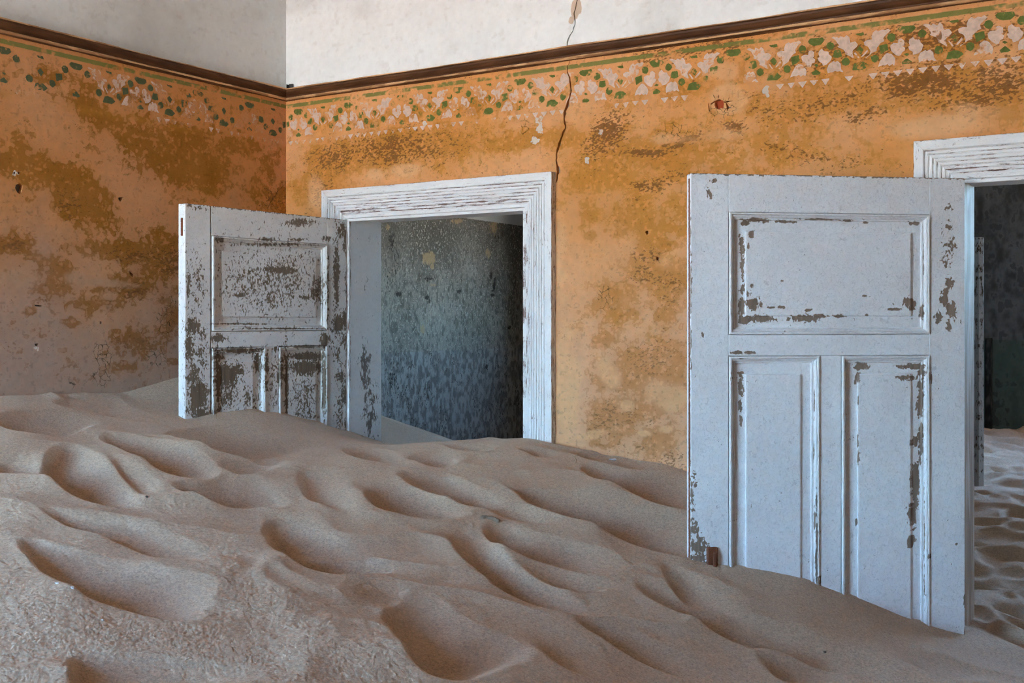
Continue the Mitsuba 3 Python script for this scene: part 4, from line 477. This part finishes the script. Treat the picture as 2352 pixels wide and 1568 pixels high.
# ------------------------------------------------------------------ doorways: casings and linings
CW = 0.146
CASING = [(0, 0), (0, 0.033), (0.002, 0.035), (0.030, 0.036), (0.033, 0.0325)]
for i in range(6):
    d0 = 0.034 + i * 0.0130; hb = 0.0315 - i * 0.0017
    CASING += [(d0 + 0.0010, hb - 0.004), (d0 + 0.0035, hb), (d0 + 0.0085, hb + 0.0003), (d0 + 0.0112, hb - 0.0005), (d0 + 0.0120, hb - 0.005)]
CASING += [(0.114, 0.0200), (0.120, 0.0225), (0.132, 0.0215), (0.135, 0.0130), (CW, 0.0120), (CW, 0.0)]
def casing_piece(x0, x1, ztop, which):
    """which 0: head, 1: left upright, 2: right upright; mitred at 45 degrees."""
    ring = []
    for d, h in CASING:
        if which == 0: ring.append(((x0 + d, -h, ztop - d), (x1 - d, -h, ztop - d)))
        elif which == 1: ring.append(((x0 + d, -h, ztop - d), (x0 + d, -h, 0.0)))
        else: ring.append(((x1 - d, -h, ztop - d), (x1 - d, -h, 0.0)))
    v = np.array(ring).reshape(-1, 3); n = len(CASING)
    if which != 0:   # give the long uprights some length resolution free of slivers
        pass
    f = [(2 * q, 2 * q + 1, 2 * q + 3, 2 * q + 2) for q in range(n - 1)]
    return (v, np.array(f))
def doorway(idx, o, label, jamb_mat):
    d = thing(f'door_{idx}', label, 'door frame', 'structure')
    x0, x1, zt = o[0] - CW, o[1] + CW, OTOP + CW - 0.012
    for w in (0, 1, 2):
        add('casing', casing_piece(x0 + 0.001, x1 - 0.001, zt, w), 'm_casing_flat' if w == 0 else 'm_casing_upright', d)
    add('jamb', box(o[0] - 0.018, o[0], 0.0, TH, 0, OTOP + 0.018, 0.002), jamb_mat, d)
    add('jamb', box(o[1], o[1] + 0.018, 0.0, TH, 0, OTOP + 0.018, 0.002), 'm_jamb', d)
    add('head_jamb', box(o[0], o[1], 0.0, TH, OTOP, OTOP + 0.018, 0.002), 'm_jamb', d)
    return d
doorway(1, O1, 'white reeded door frame with flaking paint around the left doorway', 'm_jamb')
doorway(2, O2, 'white reeded door frame partly hidden behind the open door at the right', 'm_bare_jamb')

# ------------------------------------------------------------------ door leaves
def leaf(root, H, ang, W, mat, side, LT=0.042, gap=0.0):
    """side = +1: the visible face looks to the left of the leaf's direction (rotated +90 degrees), local t runs away from that face."""
    d = np.array([math.cos(ang), math.sin(ang)]); nrm = np.array([-d[1], d[0]]) * side
    M = np.array([[d[0], 0, nrm[0], H[0]], [d[1], 0, nrm[1], H[1]], [0, 1, 0, 0]])   # local (u, v, out)
    def put(name, m, bs=mat, label=None, **k):
        return add(name, placed(m, M), bs, root, label, **k)
    def bar(u0, u1, v0, v1, t0=-LT, t1=0.0, b=0.0015):
        return box(u0, u1, v0, v1, t0, t1, b)
    S, TOPV, g = 0.120, 2.20, 0.0005
    v_tr, v_m0, v_m1, v_b = 2.083, 1.640, 1.705, 0.22
    mu0, mu1 = W / 2 - 0.036, W / 2 + 0.036
    put('stile', bar(0.0, S - g, 0.01, TOPV)); put('stile', bar(W - S + g, W, 0.01, TOPV))
    E = W - S - gap
    put('top_rail', bar(S, E, v_tr, TOPV)); put('middle_rail', bar(S, E, v_m0, v_m1)); put('bottom_rail', bar(S, E, 0.01, v_b))
    if gap:
        put('joint_filler', bar(E - 0.01, W - S + 0.002, 0.03, TOPV - 0.004, -0.034, -0.014), 'm_rust', 'dark filler strip giving shade to the open joint beside the free stile')  # dark strip added behind the open joint to stand in for its shade
    put('muntin', bar(mu0, mu1, v_b + g, v_m0 - g))
    MOULD = [(0.0, -0.012), (0.0020, -0.012), (0.0020, 0.0055), (0.0035, 0.0070), (0.0075, 0.0066), (0.0080, -0.0010), (0.0096, -0.0010), (0.0100, 0.0026), (0.0120, 0.0010), (0.0165, -0.0045), (0.0170, -0.0095), (0.0186, -0.0095), (0.0190, -0.0070), (0.0225, -0.0085), (0.0230, -0.0170)]
    for u0, u1, v0, v1 in ((S, E, v_m1, v_tr), (S, mu0, v_b, v_m0), (mu1, E, v_b, v_m0)):
        pw = 0.032
        a0, a1, b0, b1 = u0 + 0.015, u1 - 0.015, v0 + 0.015, v1 - 0.015
        prof = [(0, -0.032), (0, -0.0165), (0.010 + pw, -0.0125), (0.010 + pw + 0.0012, -0.0070), (0.010 + pw + 0.005, -0.0060)]
        pan = sweep(prof, [(a0, b0), (a1, b0), (a1, b1), (a0, b1)])
        q = prof[-1][0]
        field = trimesh.Trimesh([(a0 + q, b0 + q, -0.0060), (a1 - q, b0 + q, -0.0060), (a1 - q, b1 - q, -0.0060), (a0 + q, b1 - q, -0.0060),
                                 (a0, b0, -0.032), (a1, b0, -0.032), (a1, b1, -0.032), (a0, b1, -0.032)], [(0, 1, 2), (0, 2, 3), (4, 6, 5), (4, 7, 6)], process=False)
        put('panel', cat(pan, field))
        loop = [(u0, v0), (u1, v0), (u1, v1), (u0, v1)]
        front = sweep(MOULD, loop)
        back = sweep([(dd, -LT - h) for dd, h in MOULD[::-1]], loop)
        back.invert()
        put('moulding', front); put('moulding', back)
    return put, M

r1 = thing('panel_door', 'narrow looking white panel door with badly peeled paint, standing open beside the left wall', 'door', 'thing')
put1, _ = leaf(r1, D1H, D1A, D1W, 'm_worn_door', 1, gap=0.006)
put1('bolt_slot', box(D1W - 0.001, D1W + 0.0008, 2.075, 2.145, -0.026, -0.014), 'm_rust', 'rusty slot in the free edge')
r2 = thing('panel_door', 'bluish white panel door with chipped paint, standing wide open in front of the right doorway', 'door', 'thing')
put2, _ = leaf(r2, D2H, D2A, D2W, 'm_open_door', 1)
plate = box(0.815, 0.850, 0.80, 1.055, 0.0005, 0.012, 0.004)
put2('lock_plate', plate, 'm_rust', 'rusty brown lock plate half buried in sand')
put2('lock_keeper', box(0.822, 0.832, 0.86, 1.040, 0.0115, 0.020, 0.002), 'm_rust')
put2('edge_strip', box(D2W - 0.0002, D2W + 0.0012, 0.9, 2.185, -0.020, -0.010), 'm_rust', 'strip of bare reddish wood along the free edge')
r3 = thing('panel_door', 'far door seen edge on in the room beyond the right doorway', 'door', 'thing')
leaf(r3, D3H, D3A, D3W, 'm_far_door', -1, LT=0.032)

# a near-black board against the far green wall
cb = add('dark_board', box(2.278, 2.325, 4.815, 4.845, 0.5, 1.62, 0.004), 'm_dark_board'); tag(cb, 'black board standing against the far green wall', 'board')

# ------------------------------------------------------------------ sand
def spaced(segs):
    out = [np.linspace(a, b, n, endpoint=False) for a, b, n in segs]
    return np.concatenate(out + [[segs[-1][1]]])
CP = np.array(SAND_CONTROL)
RBF = RBFInterpolator(CP[:, :2], CP[:, 2], smoothing=2e-3, kernel='thin_plate_spline')
def base_height(X, Y):
    cx, cy = np.linspace(0, 5, 101), np.linspace(-5.5, 0.25, 116)
    g = np.meshgrid(cx, cy, indexing='ij')
    h = RBF(np.stack([g[0].ravel(), g[1].ravel()], -1)).reshape(g[0].shape)
    from scipy.interpolate import RectBivariateSpline
    return RectBivariateSpline(cx, cy, h, kx=3, ky=3)(X[:, 0], Y[0])
def hollow_relief(X, Y):
    """Scooped hollows with a crisp rim: each is star-shaped about its deepest point."""
    dep, lip = np.zeros_like(X), np.zeros_like(X)
    nx, ny = 0.018 * (meshkit.noise(np.stack([X * 5, Y * 5, 0 * X], -1), 3) - 0.5), 0.018 * (meshkit.noise(np.stack([X * 5, Y * 5, 0 * X], -1), 8) - 0.5)
    for d, c, pts in SAND_HOLLOWS:
        P = np.array(pts) - c
        dense = np.concatenate([P[i] + (P[(i + 1) % len(P)] - P[i]) * np.linspace(0, 1, 12, endpoint=False)[:, None] for i in range(len(P))])
        th, r = np.arctan2(dense[:, 1], dense[:, 0]), np.hypot(dense[:, 0], dense[:, 1])
        bins = np.zeros(360); q = ((th + np.pi) / (2 * np.pi) * 360).astype(int) % 360
        np.maximum.at(bins, q, r)
        full = np.nonzero(bins)[0]
        bins = np.interp(np.arange(360), np.concatenate([full - 360, full, full + 360]), np.tile(bins[full], 3))
        bins = gaussian_filter(bins, 4, mode='wrap')
        x, y = X + nx - c[0], Y + ny - c[1]
        rr = np.hypot(x, y)
        near = rr < bins.max() + 0.5
        t = ((np.arctan2(y[near], x[near]) + np.pi) / (2 * np.pi) * 360)
        R = np.interp(t % 360, np.arange(361), np.append(bins, bins[0]))
        k = rr[near] / R
        w = 0.5 + 0.5 * (-0.20 * x[near] - 0.98 * y[near]) / np.maximum(rr[near], 1e-6)     # 1 on the windward (near) rim
        w = np.clip(w, 0, 1) ** 1.3
        kk = np.clip(k, 0, 1)
        D = np.where(k < 1, d * 1.65 * ((1 - kk ** 1.7) * w + (1 - kk ** 2) ** 1.25 * (1 - w)), 0)
        Lp = 0.75 * d * w * np.exp(-np.abs(k - 1) * R / np.where(k < 1, 0.05, 0.16)) * np.where(k < 1, kk, 1)
        dep[near] = np.maximum(dep[near], D)
        lip[near] = np.maximum(lip[near], Lp)
    return lip - dep
xs = spaced([(0.001, 0.06, 10), (0.06, 3.5, 560), (3.5, 4.999, 40)])
ys = spaced([(-5.499, -3.0, 60), (-3.0, -0.001, 560)])
def grid_mesh(xs, ys, Z, keep=None):
    X, Y = np.meshgrid(xs, ys, indexing='ij')
    v = np.stack([X, Y, Z], -1).reshape(-1, 3); nx, ny = X.shape
    i = (np.arange(nx - 1)[:, None] * ny + np.arange(ny - 1)[None]).ravel()
    f = np.stack([i, i + ny, i + ny + 1, i + 1], -1)
    if keep is not None:
        f = f[keep(v[f].mean(1))]
        used, f = np.unique(f, return_inverse=True); v = v[used]; f = f.reshape(-1, 4)
    return (v, f)
def main_height(X, Y):
    Z = base_height(X, Y) + hollow_relief(X, Y)
    P = lambda s: np.stack([X * s, Y * s, 0 * X], -1)
    Z = Z + 0.016 * (meshkit.fbm(P(2.6), 3, 1) - 0.5)
    e1, e2 = 0.79 * X + 0.62 * Y, -0.62 * X + 0.79 * Y
    wob = meshkit.fbm(P(3.1), 2, 21) - 0.5
    rn = meshkit.fbm(np.stack([e1 * 1.7 + wob, e2 * 4.6 + 1.6 * wob, 0 * X], -1), 2, 23)
    Z = Z + 0.013 * (np.clip(1 - np.abs(2 * rn - 1) * 2.0, 0, 1) ** 1.3 - 0.4)
    Z = Z + 0.004 * (meshkit.fbm(P(14), 3, 2) - 0.5)
    near = np.clip((np.hypot(X - EYE[0], Y - EYE[1]) - 1.6) / 1.6, 0, 1)
    Z = Z + 0.0028 * (1 - 0.6 * near) * (meshkit.fbm(P(70), 2, 4) - 0.5)
    return Z
X, Y = np.meshgrid(xs, ys, indexing='ij')
Z = gaussian_filter(main_height(X, Y), 1.1)
scene['sand_drift'] = mikit.ply(grid_mesh(xs, ys, Z), 'm_sand', smooth=True); USED.add('sand_drift')
tag('sand_drift', 'rippled pinkish tan sand drift that buries the floor up to both open doors', 'sand', 'stuff')
SI = __import__('scipy.interpolate', fromlist=['x']).RegularGridInterpolator((xs, ys), Z, bounds_error=False, fill_value=None)
def sand_z(x, y): return float(SI([[x, y]])[0])

def far_sand(xs, ys, fn, seed, foot, o):
    X, Y = np.meshgrid(xs, ys, indexing='ij')
    Z = fn(X, Y)
    rng = np.random.default_rng(seed)
    relief = np.zeros_like(Z)
    for _ in range(foot):
        cx, cy, a = rng.uniform(xs[0], xs[-1]), rng.uniform(ys[0], ys[-1]), rng.uniform(0, np.pi)
        la, lb, d = rng.uniform(0.08, 0.22), rng.uniform(0.05, 0.11), rng.uniform(0.015, 0.055)
        x, y = X - cx, Y - cy
        k = np.hypot((x * np.cos(a) + y * np.sin(a)) / la, (-x * np.sin(a) + y * np.cos(a)) / lb)
        relief = np.minimum(relief, np.where(k < 1, -d * (1 - k ** 1.8), 0)) + 0.35 * d * np.exp(-((k - 1.1) / 0.25) ** 2)
    if foot:
        rn = meshkit.fbm(np.stack([X * 2.6 + Y * 0.9, Y * 4.4 - X, 0 * X], -1), 3, seed + 5)
        Z = Z + 0.055 * (np.clip(1 - np.abs(2 * rn - 1) * 2.2, 0, 1) ** 1.3 - 0.4)
    Z = Z + relief + 0.012 * (meshkit.fbm(np.stack([X * 9, Y * 9, 0 * X], -1), 4, seed) - 0.5)
    return grid_mesh(xs, ys, gaussian_filter(Z, 0.7), lambda c: (c[:, 1] > TH) | ((c[:, 0] > o[0]) & (c[:, 0] < o[1])))
def room2(X, Y):
    edge = SI(np.stack([np.clip(X, 2.0, 4.9).ravel(), np.full(X.size, -0.002)], -1)).reshape(X.shape)
    edge = np.minimum(edge, 0.76)
    t = np.clip(Y / 2.6, 0, 1); s = t * t * (3 - 2 * t)
    e = np.clip(Y / 0.12, 0, 1)
    return edge * (1 - s) + 0.90 * s + np.clip((Y - 2.6) / 2.2, 0, 1) * 0.07 - 0.05 * (X - 2.4) * s - 0.06 * np.sin(np.clip(Y / 1.4, 0, 1) * np.pi)
k = add('sand_drift', far_sand(np.linspace(2.004, 4.996, 300), np.linspace(0.0, YB - 0.003, 420), room2, 11, 200, O2), 'm_sand', smooth=True)
tag(k, 'footprint marked sand in bluish light beyond the right doorway', 'sand', 'stuff')
def room1(X, Y):
    e = SI(np.stack([np.clip(X, 0.0, 1.87).ravel(), np.full(X.size, -0.002)], -1)).reshape(X.shape)
    t = np.clip(Y / 0.8, 0, 1); s = t * t * (3 - 2 * t)
    far = 1.03 - 0.29 * np.clip(Y - 2.7, -0.5, 4) - 0.24 * np.clip(X + 1.6, 0, 3)
    return e * (1 - s) + far * s - 0.05 * np.sin(t * np.pi)
k = add('sand_drift', far_sand(np.linspace(-1.597, 1.877, 200), np.linspace(0.0, YB - 0.003, 260), room1, 12, 0, O1), 'm_sand', smooth=True)
tag(k, 'dim sand slope against the grey wall beyond the left doorway', 'sand', 'stuff')

# ------------------------------------------------------------------ small things on the sand
def flake(at, size, seed, label, group=None):
    r = np.random.default_rng(seed)
    th = np.sort(r.uniform(0, 2 * np.pi, 7)); rad = size * r.uniform(0.6, 1.0, 7)
    top = np.stack([rad * np.cos(th), rad * np.sin(th) * 0.7, 0.0015 + 0.12 * size * np.cos(th * 2)], -1)
    pts = np.vstack([top, top * [0.95, 0.95, 1] - [0, 0, 0.002]])
    m = trimesh.convex.convex_hull(pts)
    m.apply_transform(trimesh.transformations.euler_matrix(0.35, 0.15, r.uniform(0, 3)))
    m.apply_translation((at[0], at[1], sand_z(at[0], at[1]) + 0.0015))
    k = add('paint_flake', m, 'm_flake'); tag(k, label, 'paint flake', None, group)
flake(SPOTS['f1'], 0.0050, 1, 'tiny white paint flake, the smaller of a close pair on the near sand')
flake(SPOTS['f2'], 0.0075, 2, 'white paint flake, the larger of a close pair on the near sand')
flake(SPOTS['f3'], 0.0065, 3, 'white paint flake alone on the near sand')
flake((1.735, -0.045), 0.020, 4, 'thin white paint flake on the sand by the foot of the orange wall')
flake((2.965, 0.055), 0.014, 5, 'white paint flake at the sandy threshold of the right doorway')
def stick(points, r, mat, label, cat_):
    P = [np.array(p, float) for p in points]
    ms = []
    for a, b in zip(P[:-1], P[1:]):
        s = [m3.Manifold.sphere(r, 8).translate(tuple(a)), m3.Manifold.sphere(r * 0.8, 8).translate(tuple(b))]
        ms.append(m3.Manifold.batch_hull(s))
    m = m3.Manifold.batch_boolean(ms, m3.OpType.Add)
    k = add(cat_.replace(' ', '_'), m, mat, smooth=40); tag(k, label, cat_)
x, y, _ = SPOTS['twig']; z = sand_z(x, y)
stick([(x, y, z - 0.004), (x + 0.003, y - 0.003, z + 0.014), (x + 0.010, y - 0.004, z + 0.028)], 0.0012, 'm_twig', 'thin dry stalk sticking up from the sand at the foot of the peeled door', 'dry stalk')
x, y, _ = SPOTS['twig2']; z = sand_z(x, y)
stick([(x, y, z - 0.004), (x + 0.004, y, z + 0.012), (x - 0.004, y + 0.003, z + 0.024), (x + 0.006, y + 0.003, z + 0.033)], 0.0018, 'm_twig', 'tiny dry crooked sprig on the sand crest near the orange wall', 'dry stalk')
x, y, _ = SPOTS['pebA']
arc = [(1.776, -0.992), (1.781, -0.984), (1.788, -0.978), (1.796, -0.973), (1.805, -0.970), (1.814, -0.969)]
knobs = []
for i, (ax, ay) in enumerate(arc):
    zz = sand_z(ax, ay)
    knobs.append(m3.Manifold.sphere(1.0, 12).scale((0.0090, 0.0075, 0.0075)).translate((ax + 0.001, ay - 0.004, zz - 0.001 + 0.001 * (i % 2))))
scene['m_shaded_sand'] = principled(lambda p, n, uv: mix((0.13, 0.095, 0.065), (0.24, 0.175, 0.125), noise(p.x * 300, p.y * 300, p.z * 300)), 0.95, 0.1)  # the crust's shaded side painted as a darker sand colour
k = add('sand_crust', m3.Manifold.batch_boolean(knobs, m3.OpType.Add), 'm_shaded_sand', smooth=40)
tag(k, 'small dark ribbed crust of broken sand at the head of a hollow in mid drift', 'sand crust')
for i, (px_, py_) in enumerate(((2.62, -1.02), (2.78, -0.82), (1.15, -1.75))):
    zz = sand_z(px_, py_)
    pb = m3.Manifold.sphere(1.0, 10).scale((0.0045, 0.0035, 0.003)).translate((px_, py_, zz + 0.0015))
    k = add('dark_pebble', pb, 'm_dark_twig', smooth=40)
    tag(k, ('tiny dark pebble on the sand slope in front of the bluish door', 'tiny dark pebble nearest the foot of the bluish door', 'tiny dark pebble on the sand in the left half')[i], 'pebble')
